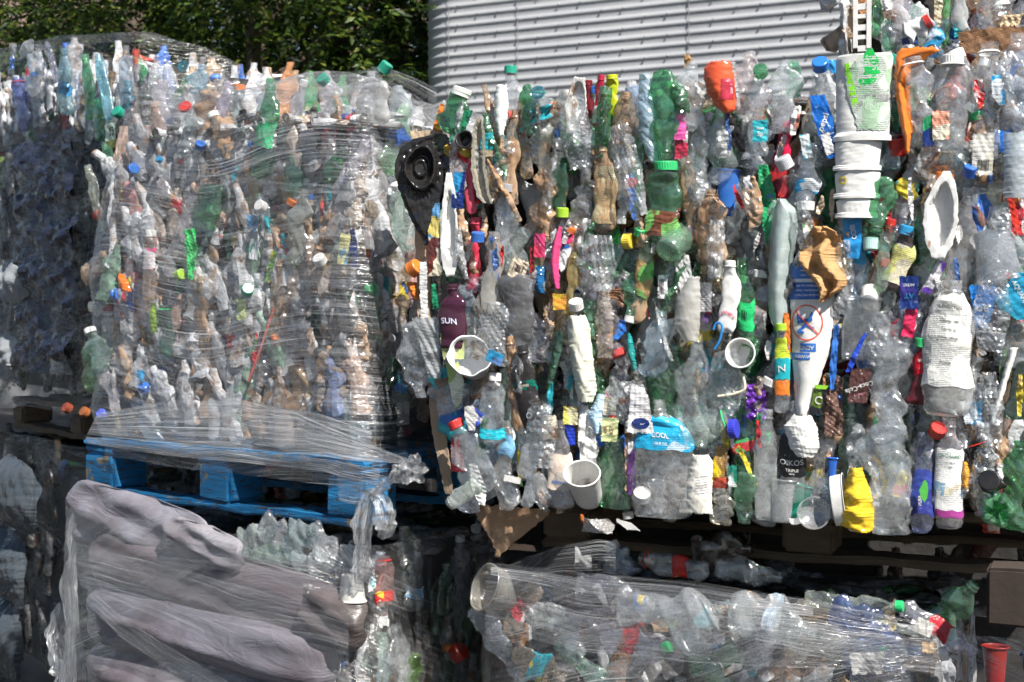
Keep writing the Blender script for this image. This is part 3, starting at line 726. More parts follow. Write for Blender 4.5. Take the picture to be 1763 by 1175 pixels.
def SH(pl, rows, col, label, name='plastic_sheet', cat='plastic piece', m='solid', depth=None, thick=.0012, cr=.006, off=.02, lm=None, rot=0., f0=.8, f1=6., jag=.0008, tx=0., ty=0., nu=30, nv=40, smooth=False, **kw):
    """rows: (y, xl, xr) in photo pixels, turned into metres on the plane"""
    ys = [r[0] for r in rows]; xc = sum(r[1] + r[2] for r in rows) / 2 / len(rows); yc = (min(ys) + max(ys)) / 2; mm = mpp(pl, xc, yc)
    me, sf = relief_mesh([((yc - y) * mm, (a - xc) * mm, (b - xc) * mm) for y, a, b in rows], depth, thick, M[m], nu, nv, cr, sd(), smooth, f0, f1, jag)
    kw.setdefault('dirt', .24)
    if 'ink' in kw: kw['ink'] = [*K.get(kw['ink'], kw['ink']), 1.]
    o = obj(name, me, None, K.get(col, col), **kw); place(o, pl, xc, yc, rot, off, tx, ty); tag(o, label, cat); lmk(xc, yc, lm); o_ = o
    UC[o.name] = (sf, mm, xc, yc); return o, sf, mm
def R_(x, y, w, h, k=0.): return [(y - h / 2, x - w / 2 + k * w, x + w / 2 - k * w), (y, x - w / 2, x + w / 2), (y + h / 2, x - w / 2 + k * w, x + w / 2 - k * w)]
def TX(par, sf, s, size, col, x, z, flip=False, rot=0., fw=1.): V, F = text_np(s, size, fw); return on_relief(par, sf, V, F, K.get(col, col), x, z, flip, rot)
LB = lambda *a, **k: SH(*a, **{**dict(name='label_scrap', cat='label', m='print', thick=.0004, cr=.004, print=.8, dirt=.25), **k})
dish = lambda d, e=4.: (lambda U, V: -d * np.clip(1 - np.abs(U) ** e, 0, 1) * np.clip(1 - np.abs(V) ** e, 0, 1))
ell = lambda cx, cy, w, h, k=15, e=.6: [(cy - h / 2 * math.cos(math.pi * i / k), cx - w / 2 * math.sin(math.pi * (i + .15) / (k + .3)) ** e, cx + w / 2 * math.sin(math.pi * (i + .15) / (k + .3)) ** e) for i in range(k + 1)]
lens = lambda d: (lambda U, V: d * np.sqrt(np.clip(1 - U ** 2, 0, 1)) * (1 - V ** 2))
bulge = lambda d: (lambda U, V: d * (1 - U ** 2) * (1 - .4 * V ** 2))
P = PR
# ---- left edge of the unwrapped bale
def tray_d(U, V):
    r = np.hypot((U + .05) / .42, (V - .38) / .30); rad_ = np.hypot(U / .95, V / .97)
    d = .020 * np.exp(-((r - 1.25) / .22) ** 2) - .006 * np.exp(-((r - .75) / .1) ** 2) + .004 * np.exp(-((r - .45) / .07) ** 2)
    an = np.arctan2(V - .38, U + .05); d += .0025 * np.sin(an * 22) * np.exp(-((r - 1.7) / .2) ** 2)
    return d - .012 * (rad_ > .88)
o, sf, mm = SH(P, [(232, 745, 768), (240, 712, 772), (252, 693, 774), (268, 684, 774), (285, 679, 774), (303, 680, 773), (325, 686, 770), (350, 695, 764), (375, 706, 752), (400, 720, 742), (420, 731, 738)],
   'blk', 'glossy black moulded food tray standing on edge between the two upper bales', 'food_tray', 'food tray', 'gloss', tray_d, .0015, .003, .045, 'black food tray', nu=70, nv=90, smooth=True, dirt=0., tx=0, ty=20)
kz = lambda pl, *a, **k: SH(pl, *a, **{**dict(name='cardboard_sheet', cat='cardboard', m='paper', thick=.004, cr=.004), **k})
kz(P, [(226, 706, 765), (300, 708, 760), (400, 712, 740), (560, 718, 742)], (.62, .47, .33), 'tan cardboard panel showing behind the black food tray', off=.0, dirt=0.)
kz(P, [(560, 722, 744), (660, 735, 762), (740, 742, 768), (850, 768, 782)], (.40, .29, .2), 'dirty brown cardboard strip down the left end of the unwrapped bale', off=.0, dirt=.3)
B(P, 784, 190, 46, 74, 20, 'grn', 'crumpled bright green bottle with white cap above the black tray', cap='wht', lm='crumpled green bottle above the black tray', crumple=.5, off=.03, neck=.02)
SH(P, [(192, 800, 816), (215, 782, 806), (242, 771, 792)], 'dgr', 'dark green plastic flap slanting above the black round lid', off=.045, m='gloss')
SH(P, [(180, 758, 764), (205, 750, 768), (224, 742, 782)], 'ora', 'torn orange wrapper wedge above the black tray', m='gloss', off=.02)
B(P, 877, 190, 52, 150, 0, 'clr', 'clear bottle with green cap sticking up above the bale top', kind='tall', cap='tl', off=-.03, lm='upright green capped bottle', crumple=.12, milk=.05)
SH(P, [(148, 855, 872), (175, 850, 876), (205, 850, 874), (234, 857, 866)], (.78, .80, .76), 'narrow white oval lid edge near the bale top left', 'lid', 'lid', m='solid', depth=bulge(.01), off=.04, dirt=.2, smooth=True, cr=.002, lm='narrow white oval lid')
B(P, 911, 190, 24, 80, 175, 'grn', 'squashed small bright green bottle beside the teal ringed bottle mouth', crumple=.5, off=.03)
B(P, 927, 215, 30, 130, 3, 'clr', 'clear bottle with a teal open mouth facing the viewer', kind='tall', ring='tl', crumple=.3, off=.015, lm='teal ringed bottle mouth')
m_, s_ = ring_np(.010, .016); o = obj('bottle_mouth', cap_mesh(.0155, .012, M['clear'], name='mouth'), None, (.1, .55, .65)); place(o, P, 927, 162, 5, .05, 60); tag(o, 'round blue glass-like bottle mouth poking from the bale top', 'bottle mouth')
SH(P, R_(993, 184, 40, 96, .25), 'wht', 'white dirty rounded tray seen edge on beside the maroon bottle', 'foam_tray', 'food tray', depth=lambda U, V: .014 * ((np.abs(U) ** 3 + np.abs(V) ** 3) > .55) - .006, rot=8, off=.05, cr=.002, smooth=True, dirt=.5, lm='white rounded tray')
CUP(P, 802, 243, 28, 16, 0, 'blk', 'small round black lid beside the black food tray', tilt=75, off=.05, name='lid', cat='lid', crumple=.02, flat=1.)
SH(P, [(205, 824, 832), (230, 815, 838), (290, 813, 840), (335, 822, 848), (350, 836, 852)], (.35, .33, .27), 'grey oval clamshell rim stained olive inside', 'clamshell', 'clamshell', depth=lambda U, V: .012 * (np.abs(U) > .55), off=.035, cr=.003, dirt=.35, m='solid', lm='grey clamshell rim')
LB(P, R_(838, 250, 22, 40), (.03, .40, .45), 'teal label scrap inside the grey clamshell rim', ink='kr', off=.045)
LB(P, R_(789, 328, 22, 62), 'nvy', 'navy blue label scrap right of the black food tray', ink='sky', off=.045, rot=4)
SH(P, [(300, 768, 778), (340, 762, 786), (420, 756, 790), (455, 760, 788), (475, 768, 782)], 'wht', 'long white cup with recycling mark beside the black tray', 'plastic_cup', 'cup', depth=lambda U, V: -.012 * (np.hypot(U, (V - .0) * 1.1) < .7), off=.045, cr=.0015, smooth=True, lm='long white cup')
LB(P, R_(747, 380, 22, 60), (.10, .30, .55), 'blue and yellow printed card left of the long white cup', ink='yel', off=.04)
LB(P, R_(748, 442, 22, 66), (.14, .03, .02), 'dark brown printed card left of the long white cup', ink='crm', off=.04)
B(P, 812, 320, 20, 90, 0, (.75, .10, .16), 'narrow crushed rose pink bottle right of the navy label', mat_='solid', off=.03, crumple=.4)
B(P, 818, 440, 30, 130, 4, (.55, .04, .08), 'crimson crushed bottle left of the blue double ridged cap', mat_='solid', off=.01, crumple=.5, lm='crimson crushed bottle')
CAP(P, 822, 416, 26, 8, 'blu', 'blue double ridged cap on the crimson bottle', tilt=10, off=.05, h=.7)
B(P, 868, 380, 34, 120, 5, 'clr', 'clear bottle with grey ribbed cap near the left end', cap='gry', kind='tall', off=.03, dirt=.25, lm='grey capped bottle')
B(P, 842, 285, 30, 120, -4, (.8, .72, .55), 'dirty tan stained clear bottle beside the grey clamshell rim', dirt=.6, off=.02)
B(P, 886, 270, 26, 160, 2, 'clr', 'clay smeared narrow bottle under the white oval lid', dirt=.85, off=.02, crumple=.5)
B(P, 903, 240, 24, 130, -3, (.75, .62, .42), 'amber stained flattened bottle beside the green squashed one', dirt=.5, off=.015)
B(P, 948, 240, 24, 130, 4, (.9, .8, .62), 'tan stained clear bottle right of the teal mouth bottle', dirt=.65, off=.02)
CAP(P, 968, 374, 24, 4, 'lim', 'bright lime green cap near the pink lid', tilt=6, off=.045, h=.75, lm='lime green cap')
B(P, 966, 330, 26, 90, 180, 'grn', 'green bottle neck down into the lime green cap', off=.02, dirt=.4)
SH(P, [(392, 962, 968), (420, 950, 966), (450, 946, 962), (480, 950, 963), (497, 956, 964)], 'pnk', 'hot pink plastic lid seen edge on', 'lid', 'lid', m='gloss', depth=bulge(.012), off=.05, cr=.0005, smooth=True, dirt=0., lm='hot pink lid')
B(P, 972, 420, 22, 60, 30, (.8, .03, .2), 'small magenta bottle with orange cap above the pink lid', mat_='solid', cap='ora', off=.03)
B(P, 1012, 185, 26, 90, 0, 'mar', 'dark maroon sauce bottle by the white rounded tray', mat_='gloss', off=.02, crumple=.3, lm='maroon sauce bottle')
B(P, 1030, 180, 18, 100, 8, (.5, .02, .06), 'slim crimson bottle with white label next to the maroon one', mat_='gloss', label=(.2, .5, 'wht', 'red', .9), off=.025)
B(P, 1054, 172, 30, 84, 0, (.55, .62, .02), 'yellow green squashed bottle at the bale top', mat_='solid', crumple=.5, off=.02, dirt=.15, lm='yellow green bottle')
B(P, 1073, 205, 38, 90, 8, (.62, .5, .36), 'tan ribbed oval bottle caked in dry clay', kind='water', dirt=.55, off=.035, crumple=.25)
B(P, 1034, 230, 30, 100, 12, 'dgr', 'dark green crushed bottle above the clay coated label bottle', off=.02, crumple=.5)
B(P, 1037, 325, 42, 150, -3, (.55, .45, .3), 'wide bottle with label worn to brown clay', dirt=.75, label=(.1, .75, (.5, .42, .25), 'kr', .6), off=.04, crumple=.25, lm='clay coated label bottle')
B(P, 1050, 425, 34, 110, 170, 'grn', 'muddy green bottle standing upside down under the clay coated one', off=.02, dirt=.35)
SH(P, [(128, 1100, 1118), (180, 1098, 1130), (230, 1100, 1132), (280, 1118, 1136)], (.55, .75, .86), 'pale blue plastic sheet left of the tall green bottle', m='smooth', depth=bulge(.01), milk=.3, off=.03, lm='pale blue plastic sheet')
B(P, 1142, 200, 46, 150, 178, 'grn', 'tall dented bright green bottle at the bale top', crumple=.45, off=.04, lm='tall green bottle')
LB(P, R_(1171, 205, 20, 70), (.85, .12, .4), 'bright pink label scrap right of the tall green bottle', ink='blk', off=.045, print=.3)
_o, _s, _m = LB(P, R_(1173, 250, 22, 46), (.45, .03, .07), 'black, white and crimson label scrap under the pink one', ink='wht', off=.04, print=1.)
B(P, 1147, 352, 66, 140, 0, 'grn', 'large green wide mouth bottle with green cap', kind='wide', cap='grn', neck=.022, crumple=.3, off=.045, label=(.12, .42, (.2, .5, .12), 'mar', .9), dirt=.2, lm='large green capped bottle')
B(P, 1100, 300, 26, 120, 3, 'grn', 'slim green bottle left of the large green capped one', off=.02, dirt=.2)
B(P, 1072, 330, 24, 110, 182, 'clr', 'clear bottle with white cap down beside a blue strip', cap='wht', off=.03)
SH(P, [(300, 1078, 1088), (340, 1080, 1096), (380, 1090, 1100)], 'blu', 'curved deep blue strip left of the large green capped bottle', off=.03, m='gloss')
CAP(P, 1089, 316, 20, 80, 'red', 'red cap half buried left of the large green bottle', off=.045)
CAP(P, 1100, 405, 22, 20, 'grn', 'green ribbed cap under the large green capped bottle', off=.045, tilt=20)
CAP(P, 1075, 416, 30, 90, 'yel', 'yellow cap seen side on under the clay covered bottles', tilt=8, off=.045, h=.55, lm='yellow cap')
SH(P, [(390, 1048, 1066), (420, 1050, 1070)], (.02, .25, .05), 'torn dark green strip left of the yellow cap', off=.03)
B(P, 1207, 280, 40, 150, 0, 'clr', 'clear ribbed water bottle left of the orange red bowl', kind='water', off=.03, crumple=.3, dirt=.3)
B(P, 1190, 165, 52, 110, 0, 'clr', 'crinkled clear bag like bottle top beside the orange red bowl', crumple=.7, off=.02, dirt=.3, milk=.1)
SH(P, [(95, 1176, 1186), (102, 1178, 1192), (115, 1178, 1188)], 'kr', 'small torn brown scrap sticking above the bale top', off=.0, m='paper', name='paper_scrap', cat='paper scrap')
o, sf, mm = SH(P, [(108, 1218, 1262), (118, 1212, 1266), (135, 1211, 1268), (155, 1216, 1268), (175, 1228, 1268), (190, 1240, 1266), (195, 1248, 1258)], (.78, .11, .04), 'flattened orange red bowl with a crimson label panel', 'plastic_bowl', 'bowl', 'gloss', bulge(.022), .002, .003, .05, 'orange red bowl', smooth=True, dirt=.12)
V, F = rect_np(.025, .045); lb = on_relief(o, sf, V + [.013, 0, 0], F, (.42, .02, .05), 0, -.006, name='label', m='cap'); TX(o, sf, 'VITALISANT', .0062, 'wht', .021, .0, rot=-90)
LB(P, R_(1266, 136, 6, 60), 'wht', 'thin white label edge on the orange red bowl', ink='gry', off=.055, rot=-8)
B(P, 1290, 140, 50, 100, 0, (.95, .88, .88), 'crackled clear bottle right of the orange red bowl', crumple=.8, off=.02, milk=.12)
B(P, 1311, 190, 30, 150, 2, 'clr', 'clear bottle with bright green neck ring at the bale top', ring='grn', kind='tall', off=.03)
o = obj('bottle_mouth', cap_mesh(.0155, .018, M['clear'], name='mouth'), None, K['grn']); place(o, P, 1311, 127, 0, .045, 65); tag(o, 'bright green threaded bottle mouth ring at the bale top', 'bottle mouth'); lmk(1311, 127, 'green threaded mouth')
o, sf, mm = LB(P, R_(1309, 226, 26, 36), (.03, .38, .45), 'teal water label reading Best below the green threaded mouth', ink='wht', off=.05, print=.1)
TX(o, sf, 'Best', .009, 'wht', 0, .006); TX(o, sf, '5p', .013, 'wht', 0, -.006)
SH(P, [(195, 1246, 1262), (230, 1250, 1276), (250, 1262, 1284), (262, 1270, 1282)], 'blk', 'black torn plastic curl under the orange red bowl', off=.035, m='gloss')
B(P, 1240, 250, 50, 130, 3, (.85, .9, .95), 'broad clear bottle bulging left of the black curl', crumple=.4, off=.025, dirt=.25, milk=.1)
CUP(P, 1252, 332, 40, 80, 4, 'blu', 'deep blue tapered tub behind clear plastic', mat_='gloss', off=.01, name='plastic_tub', cat='tub', flat=.5, lm='deep blue tub', rim=.001)
B(P, 1224, 390, 50, 125, 2, (.55, .4, .26), 'tan ribbed oval bottle smeared with clay, in the upper middle', kind='water', dirt=.7, off=.045, crumple=.3, lm='tan ribbed oval bottle')
B(P, 1188, 345, 34, 150, -6, (.7, .55, .4), 'slender muddy bottle right of the large green capped bottle', dirt=.65, off=.03, neck=.015)
SH(P, [(285, 1305, 1322), (330, 1306, 1334), (380, 1312, 1336), (430, 1322, 1338)], (.02, .33, .12), 'tall flattened green sheet with a muddy edge', m='gloss', cr=.01, off=.03, dirt=.4, lm='tall flattened green sheet')
CUP(P, 1163, 419, 62, 66, 25, (.45, .75, .55), 'pale green translucent cup bottom facing outward', tilt=-60, mat_='smooth', off=.04, dirt=.4, flat=.9, lm='pale green cup bottom')
# ---- upper right
B(P, 1352, 165, 56, 120, 0, 'clr', 'crackled clear jug body left of the round blue cap', kind='jug', crumple=.55, off=.02, milk=.15)
B(P, 1365, 135, 28, 60, 0, (.35, .8, .55), 'clear green necked bottle with open threaded mouth', kind='tall', off=.0)
B(P, 1413, 165, 44, 120, 0, 'clr', 'clear bottle with round blue cap at the bale top', kind='water', off=.02, lm='round blue cap')
CAP(P, 1413, 118, 31, 0, (.02, .18, .62), 'round light blue cap facing up at the bale top', tilt=50, off=.04, h=.6)
SH(P, [(104, 1400, 1440), (114, 1425, 1442), (126, 1430, 1442)], (.03, .3, .65), 'blue plastic edge behind the round blue cap', off=.02, m='gloss')
o, sf, mm = LB(P, [(165, 1395, 1420), (200, 1400, 1432), (230, 1408, 1436), (272, 1424, 1438)], (.01, .13, .50), 'bright blue cola label fragment reading pep beside the white tubs', ink='sky', off=.05, print=0., lm='blue cola label')
TX(o, sf, 'pepsi', .019, 'wht', -.002, .010, rot=72); TX(o, sf, '(', .03, 'wht', .004, -.014, rot=80)
LB(P, R_(1425, 248, 16, 36), 'wht', 'white and red tip of the blue cola label', ink='red', off=.052, rot=-18)
CAP(P, 1355, 290, 32, -25, (.5, .5, .52), 'silver threaded bottle mouth tilted among red plastic', tilt=20, off=.05, h=.75, lm='silver threaded mouth', name='bottle_mouth', cat='bottle mouth')
B(P, 1349, 275, 34, 130, 6, (.55, .01, .06), 'dark red crushed bottle behind the silver threaded mouth', mat_='gloss', off=.01, crumple=.5, label=(.02, .35, 'red', 'mar', .5))
B(P, 1391, 305, 40, 110, 184, (.55, .62, .7), 'clear blue tinted bottle upside down on its white cap', cap='wht', neck=.018, off=.035, lm='upside down white capped bottle', label=(.55, .72, 'sky', 'wht', .8))
LB(P, R_(1388, 252, 16, 40), (.03, .4, .55), 'small teal label sliver above the upside down bottle', ink='wht', off=.045, rot=-10)
# white tubs, nested end to end
for i, (y0, y1, xl, xr, lab) in enumerate([(96, 242, 1439, 1534, 'tall white tub with torn green fruit label, top of the nested stack'), (243, 294, 1437, 1516, 'second white tub down in the nested stack'), (295, 342, 1438, 1514, 'third white tub in the nested stack, yellow mark'), (343, 376, 1440, 1510, 'lowest white tub in the nested stack, tapering')]):
    o, sf, mm = SH(P, [(y0, xl + 6, xr - 4), (y0 + 5, xl, xr), (y1 - 9, xl + 3, xr - 4), (y1 - 8, xl - 2, xr), (y1, xl - 1, xr)], 'wht', lab, 'plastic_tub', 'tub', 'solid', lambda U, V: .018 * (1 - np.abs(U) ** 3) + .003 * (V < -.8), .002, .0015, .05, 'nested white tubs' if i in (0, 2) else None, smooth=False, dirt=.22, rot=1, jag=0)
    if i == 0:
        def patch(rows, col, **kw):
            mef, _ = relief_mesh([((169 - y) * mm, (a - 1486) * mm, (b - 1486) * mm) for y, a, b in rows], None, .0003, M['print'], 20, 20, 0, sd(), jag=.0012)
            n_ = len(mef.vertices); co = np.zeros(n_ * 3); mef.vertices.foreach_get('co', co); co = co.reshape(-1, 3); co[:, 1] += sf(co[:, 0], co[:, 2]) - .002; mef.vertices.foreach_set('co', co.ravel())
            return obj('label', mef, o, col, **{**dict(dirt=.2), **kw})
        patch([(100, 1480, 1530), (130, 1456, 1532), (165, 1462, 1533), (205, 1474, 1532), (225, 1480, 1526)], (.55, .62, .55), ink=[.2, .45, .2, 1.], print=.5)
        patch([(90, 1492, 1500), (108, 1486, 1512), (128, 1490, 1514), (142, 1478, 1510), (150, 1484, 1500)], (.01, .45, .08), print=0., ink=[0, .2, .05, 1.])
        patch([(112, 1456, 1462), (150, 1462, 1472), (185, 1470, 1482)], (.25, .75, .02), print=0., ink=[0, .2, .05, 1.])
        patch([(160, 1500, 1534), (172, 1478, 1534), (186, 1480, 1515)], (.10, .14, .16), print=1., ink=[.3, .3, .3, 1.])
        for s, sz, z in (('FRUIT', .0105, 182), ('ORCHARD', .0105, 193), ('natural', .008, 207)): TX(o, sf, s, sz, 'dgr', .004, (169 - z) * mm, flip=True)
    if i in (0, 2):
        V, F = ring_np(.005, .009); on_relief(o, sf, V, F, K['yel'], .002 if i == 0 else -.028, -.052 if i == 0 else .008, name='logo')
o, sf, mm = SH(P, [(86, 1552, 1600), (92, 1545, 1612), (104, 1541, 1560), (140, 1540, 1556), (190, 1546, 1562), (235, 1556, 1567), (262, 1560, 1566)], 'ora', 'outer orange plastic lid bent on edge beside the white tubs', 'lid', 'lid', 'gloss', bulge(.012), .003, .0006, .055, 'orange lids', smooth=True, dirt=.0)
SH(P, [(90, 1566, 1616), (98, 1554, 1600), (120, 1551, 1568), (170, 1553, 1568), (230, 1562, 1572)], (.92, .26, .03), 'inner orange plastic lid nested in the outer one', 'lid', 'lid', 'gloss', bulge(.012), .003, .0006, .045, smooth=True, dirt=.0)
CAP(P, 1536, 106, 26, 0, 'tl', 'teal cap edge behind the orange lids', tilt=80, off=.02, h=.4)
B(P, 1580, 165, 46, 130, -8, 'clr', 'clear bottle with white ring inside the orange lid curve', ring='wht', neck=.018, kind='wide', off=.055, crumple=.5, milk=.08)
B(P, 1636, 180, 56, 160, 2, 'clr', 'big clear bottle with round white cap, right of the orange lids', kind='wide', cap='wht', neck=.020, off=.05, crumple=.15, lm='big white capped bottle', ring='wht')
B(P, 1668, 150, 44, 130, -22, 'clr', 'tilted clear bottle with ribbed white cap behind the bale top', kind='water', cap='wht', neck=.018, off=.02, crumple=.3)
B(P, 1703, 175, 48, 200, 0, 'clr', 'clear bottle with open threaded mouth and white ring at top right', kind='tall', ring='wht', neck=.018, off=.03, crumple=.25, lm='open threaded mouth bottle')
B(P, 1744, 140, 72, 160, 4, (.92, .92, .94), 'large crackled clear jug filling the top right corner', kind='jug', crumple=.6, off=.03, lm='crackled corner jug')
o, sf, mm = LB(P, R_(1598, 226, 18, 52), 'nvy', 'navy label with green swirl beside an orange nutrition label', ink='grn', off=.06, print=.9)
o, sf, mm = LB(P, R_(1620, 216, 28, 48, .02), (.85, .38, .25), 'orange and cream nutrition label right of the navy one', ink='crm', off=.062, print=1., lm='orange nutrition label')
CUP(P, 1545, 252, 32, 32, 0, 'red', 'red ribbed cap wedged under the orange lids', tilt=20, mat_='cap', name='bottlecap', cat='cap', r_bot=.95, ribs=6, crumple=.02, flat=1., lm='red ribbed cap')
B(P, 1512, 355, 56, 90, 185, 'grn', 'shiny crushed green bottle below the nested white tubs', crumple=.6, off=.05, lm='shiny crushed green bottle')
CAP(P, 1500, 410, 30, 180, (.45, .7, .65), 'pale green capped neck below the crushed green bottle', tilt=5, off=.045, h=.8)
SH(P, [(298, 1624, 1634), (320, 1608, 1645), (350, 1594, 1648), (385, 1591, 1648), (420, 1596, 1640), (445, 1608, 1626)], 'wht', 'white leaf shaped tray with clay stains and recycling mark', 'foam_tray', 'food tray', 'solid', lambda U, V: .01 - .02 * (np.hypot(U, V) < .72), .002, .002, .055, 'white leaf shaped tray', smooth=True, dirt=.35)
CAP(P, 1668, 303, 26, 15, (.03, .15, .6), 'royal blue cap above the leaf shaped tray', tilt=30, off=.045, h=.8)
o, sf, mm = LB(P, R_(1692, 266, 34, 70, .0), (.52, .50, .42), 'beige nutrition label with barcode below the open mouth bottle', ink='wht', off=.055, print=.5, rot=2, lm='beige barcode label')
V, F = bars_np(.022, .022, np.random.default_rng(3)); on_relief(o, sf, V, F, K['blk'], .002, -.022, name='barcode', m='ink')
B(P, 1725, 240, 36, 150, -3, (.5, .45, .48), 'dark tinted bottle with blue white label near the right edge', off=.03, label=(.35, .6, 'blu', 'wht', .9))
LB(P, [(130, 1707, 1722), (165, 1709, 1730), (180, 1720, 1729)], 'sky', 'bright blue label wedge near the top right corner', ink='wht', off=.055)
SH(P, R_(1748, 285, 38, 110), (.62, .70, .74), 'pale blue translucent box side at the right edge', m='smooth', milk=.4, depth=bulge(.01), cr=.002, off=.05, name='plastic_box', cat='box', lm='pale blue box')
LB(P, [(342, 1736, 1744), (370, 1740, 1752), (400, 1748, 1756)], (.75, .05, .03), 'red and yellow striped sachet at the right edge', ink='yel', off=.055, print=1.)
LB(P, R_(1752, 375, 20, 60), (.55, .04, .05), 'crimson nutrition label beside the striped sachet', ink='wht', off=.04)
o, sf, mm = LB(P, [(368, 1448, 1482), (420, 1455, 1484), (445, 1460, 1482)], (.02, .25, .58), 'blue label reading isco right of the brown crumpled bag', ink='sky', off=.05, print=0.)
TX(o, sf, 'ISCO', .014, 'wht', 0, .008, rot=-80)
B(P, 1474, 455, 40, 130, -10, (.55, .7, .9), 'blue tinted clear bottle right of the brown bag', label=(.5, .85, 'sky', 'wht', .3), off=.03)
# brown bag
def bagd(U, V): return .022 * (1 - U ** 2) + .012 * np.sin(U * 5 + V * 3) - .035 * np.exp(-((U + .05) ** 2 / .10 + (V - .62) ** 2 / .06))
o, sf, mm = SH(P, [(392, 1396, 1424), (400, 1388, 1438), (412, 1387, 1447), (432, 1378, 1447), (450, 1378, 1445), (468, 1388, 1452), (482, 1398, 1458), (496, 1410, 1452), (508, 1410, 1436), (518, 1412, 1418)], (.50, .29, .13), 'crumpled tan brown paper bag hanging from the middle right', 'paper_bag', 'bag', 'paper', bagd, .0015, .020, .065, 'crumpled brown bag', f1=2.2, dirt=0., nu=44, nv=50)
# white jug with warnings
o, sf, mm = SH(P, [(436, 1374, 1400), (450, 1366, 1425), (500, 1361, 1434), (560, 1362, 1432), (610, 1364, 1426), (650, 1367, 1412), (700, 1370, 1396), (716, 1374, 1392)], 'wht', 'white bucket side with blue warning panels printed upside down', 'plastic_bucket', 'bucket', 'solid', bulge(.02), .002, .003, .05, 'white warning bucket', dirt=.3, smooth=True)
def blk(x0, x1, y0, y1, col='blu'):
    V, F = rect_np((x1 - x0) * mm, (y1 - y0) * mm, 12); return on_relief(o, sf, V, F, K.get(col, col), ((x0 + x1) / 2 - 1396) * mm, (576 - (y0 + y1) / 2) * mm, off=.0008, name='printed_panel')
blk(1367, 1424, 455, 482); blk(1363, 1432, 488, 517, (.02, .13, .5)); blk(1385, 1412, 591, 605); blk(1367, 1402, 607, 619)
for i, s in enumerate(('Never leave', 'in a bucket', 'small child')): TX(o, sf, s, .0065, 'wht', 0, (576 - 460 - i * 8) * mm, flip=True)
for i, s in enumerate(('Children can fall', 'and drown. Keep', 'buckets with liquid')): TX(o, sf, s, .0068, 'wht', 0, (576 - 494 - i * 8) * mm, flip=True)
TX(o, sf, 'ADVE', .012, 'wht', .001, (576 - 598) * mm, flip=True); TX(o, sf, 'WARN', .011, 'wht', -.008, (576 - 613) * mm, flip=True)
V, F = ring_np(.0355, .0385, 48); V = V * [.9, 1, 1]; on_relief(o, sf, V, F, (.8, .12, .08), 0, (576 - 556) * mm, name='logo')
V, F = rect_np(.066, .003, 10); on_relief(o, sf, V, F, (.8, .12, .08), 0, (576 - 556) * mm, rot=-45, name='logo', off=.0018)
for (w_, h_, x, z, r) in ((.034, .007, -.004, .004, 12), (.022, .006, .006, -.008, -30), (.02, .006, -.010, -.012, 40), (.016, .006, .010, .014, 70), (.012, .012, -.016, .012, 0), (.014, .005, -.012, -.020, -10)):
    V, F = rect_np(w_, h_, 6); on_relief(o, sf, V, F, K['blu'], x, (576 - 556) * mm + z, rot=r, name='logo')
SH(P, [(345, 1338, 1352), (365, 1330, 1372), (400, 1326, 1372), (480, 1322, 1362), (540, 1324, 1358), (566, 1334, 1350)], (.60, .72, .69), 'tall smooth pale mint bottle left of the brown bag', 'plastic_bottle', 'bottle', 'smooth', bulge(.03), .002, .002, .04, 'tall pale mint bottle', smooth=True, milk=.5, dirt=.05)
B(P, 1345, 635, 26, 150, 0, 'clr', 'slim bottle with lime cap and orange teal label reading N', kind='tall', off=.05, cap='lim', label=[(.62, .85, (.6, .75, .05), 'ora', .4), (.38, .62, (.02, .42, .48), 'dgr', 0.), (.2, .37, 'ora', 'red', .3)], text=[('N', .021, .5, 'wht', False)], lm='lime capped label bottle', crumple=.12)
LB(P, [(540, 1348, 1358), (590, 1352, 1361), (610, 1348, 1360)], 'ora', 'orange label sliver left of the warning bucket', ink='blu', off=.055, print=.6)
B(P, 1545, 445, 36, 110, 16, 'mar', 'dark bottle with pale yellow label and blue cap', cap='sky', label=(.12, .72, (.75, .72, .25), 'crm', .9), off=.05, crumple=.2, kind='tall', lm='pale yellow label bottle')
B(P, 1525, 440, 24, 120, 8, (.6, .75, .6), 'slim clear bottle with red cap left of the yellow label', cap='red', off=.055, kind='tall', text=[('Go', .009, .72, 'wht', False)])
B(P, 1508, 490, 30, 90, 22, (.8, .8, .85), 'clear small bottle with red neck ring near a white lid', cap=(.75, .08, .03), off=.04)
CUP(P, 1497, 512, 34, 24, 0, 'wht', 'small round white lid below the blue tinted bottle', tilt=-60, off=.05, name='lid', cat='lid', crumple=.05, flat=1.)
o, sf, mm = LB(P, R_(1565, 504, 30, 56), 'nvy', 'dark navy label reading ARTIC near the ribbed bottle', ink='pur', off=.055, print=.2, lm='navy label')
TX(o, sf, 'ARTIC', .008, 'wht', 0, .016, flip=True); TX(o, sf, 'AT', .016, 'sky', 0, -.006, flip=True)
LB(P, R_(1566, 555, 20, 50), (.75, .02, .10), 'bright red label strip below the navy label', ink='wht', off=.05, rot=8)
LB(P, R_(1608, 478, 16, 60), (.08, .03, .25), 'purple label strip slanting beside the ribbed bottle', ink='wht', off=.05, rot=28)
B(P, 1634, 600, 84, 230, 2, (.93, .93, .90), 'large clear ribbed bottle with black nutrition print on one side', kind='water', crumple=.14, off=.055, milk=.18, dirt=.12, label=(.22, .9, (.80, .80, .76), (.70, .70, .66), .35), lm='large ribbed bottle', neck=.02, tx=0,
  text=[('Nutrition Facts', .009, .80, 'blk', False), ('Calories  190', .007, .70, 'blk', False), ('Total Fat 3g', .006, .64, 'blk', False), ('Sodium 100mg', .006, .58, 'blk', False), ('mocha', .008, .40, 'blk', False)])
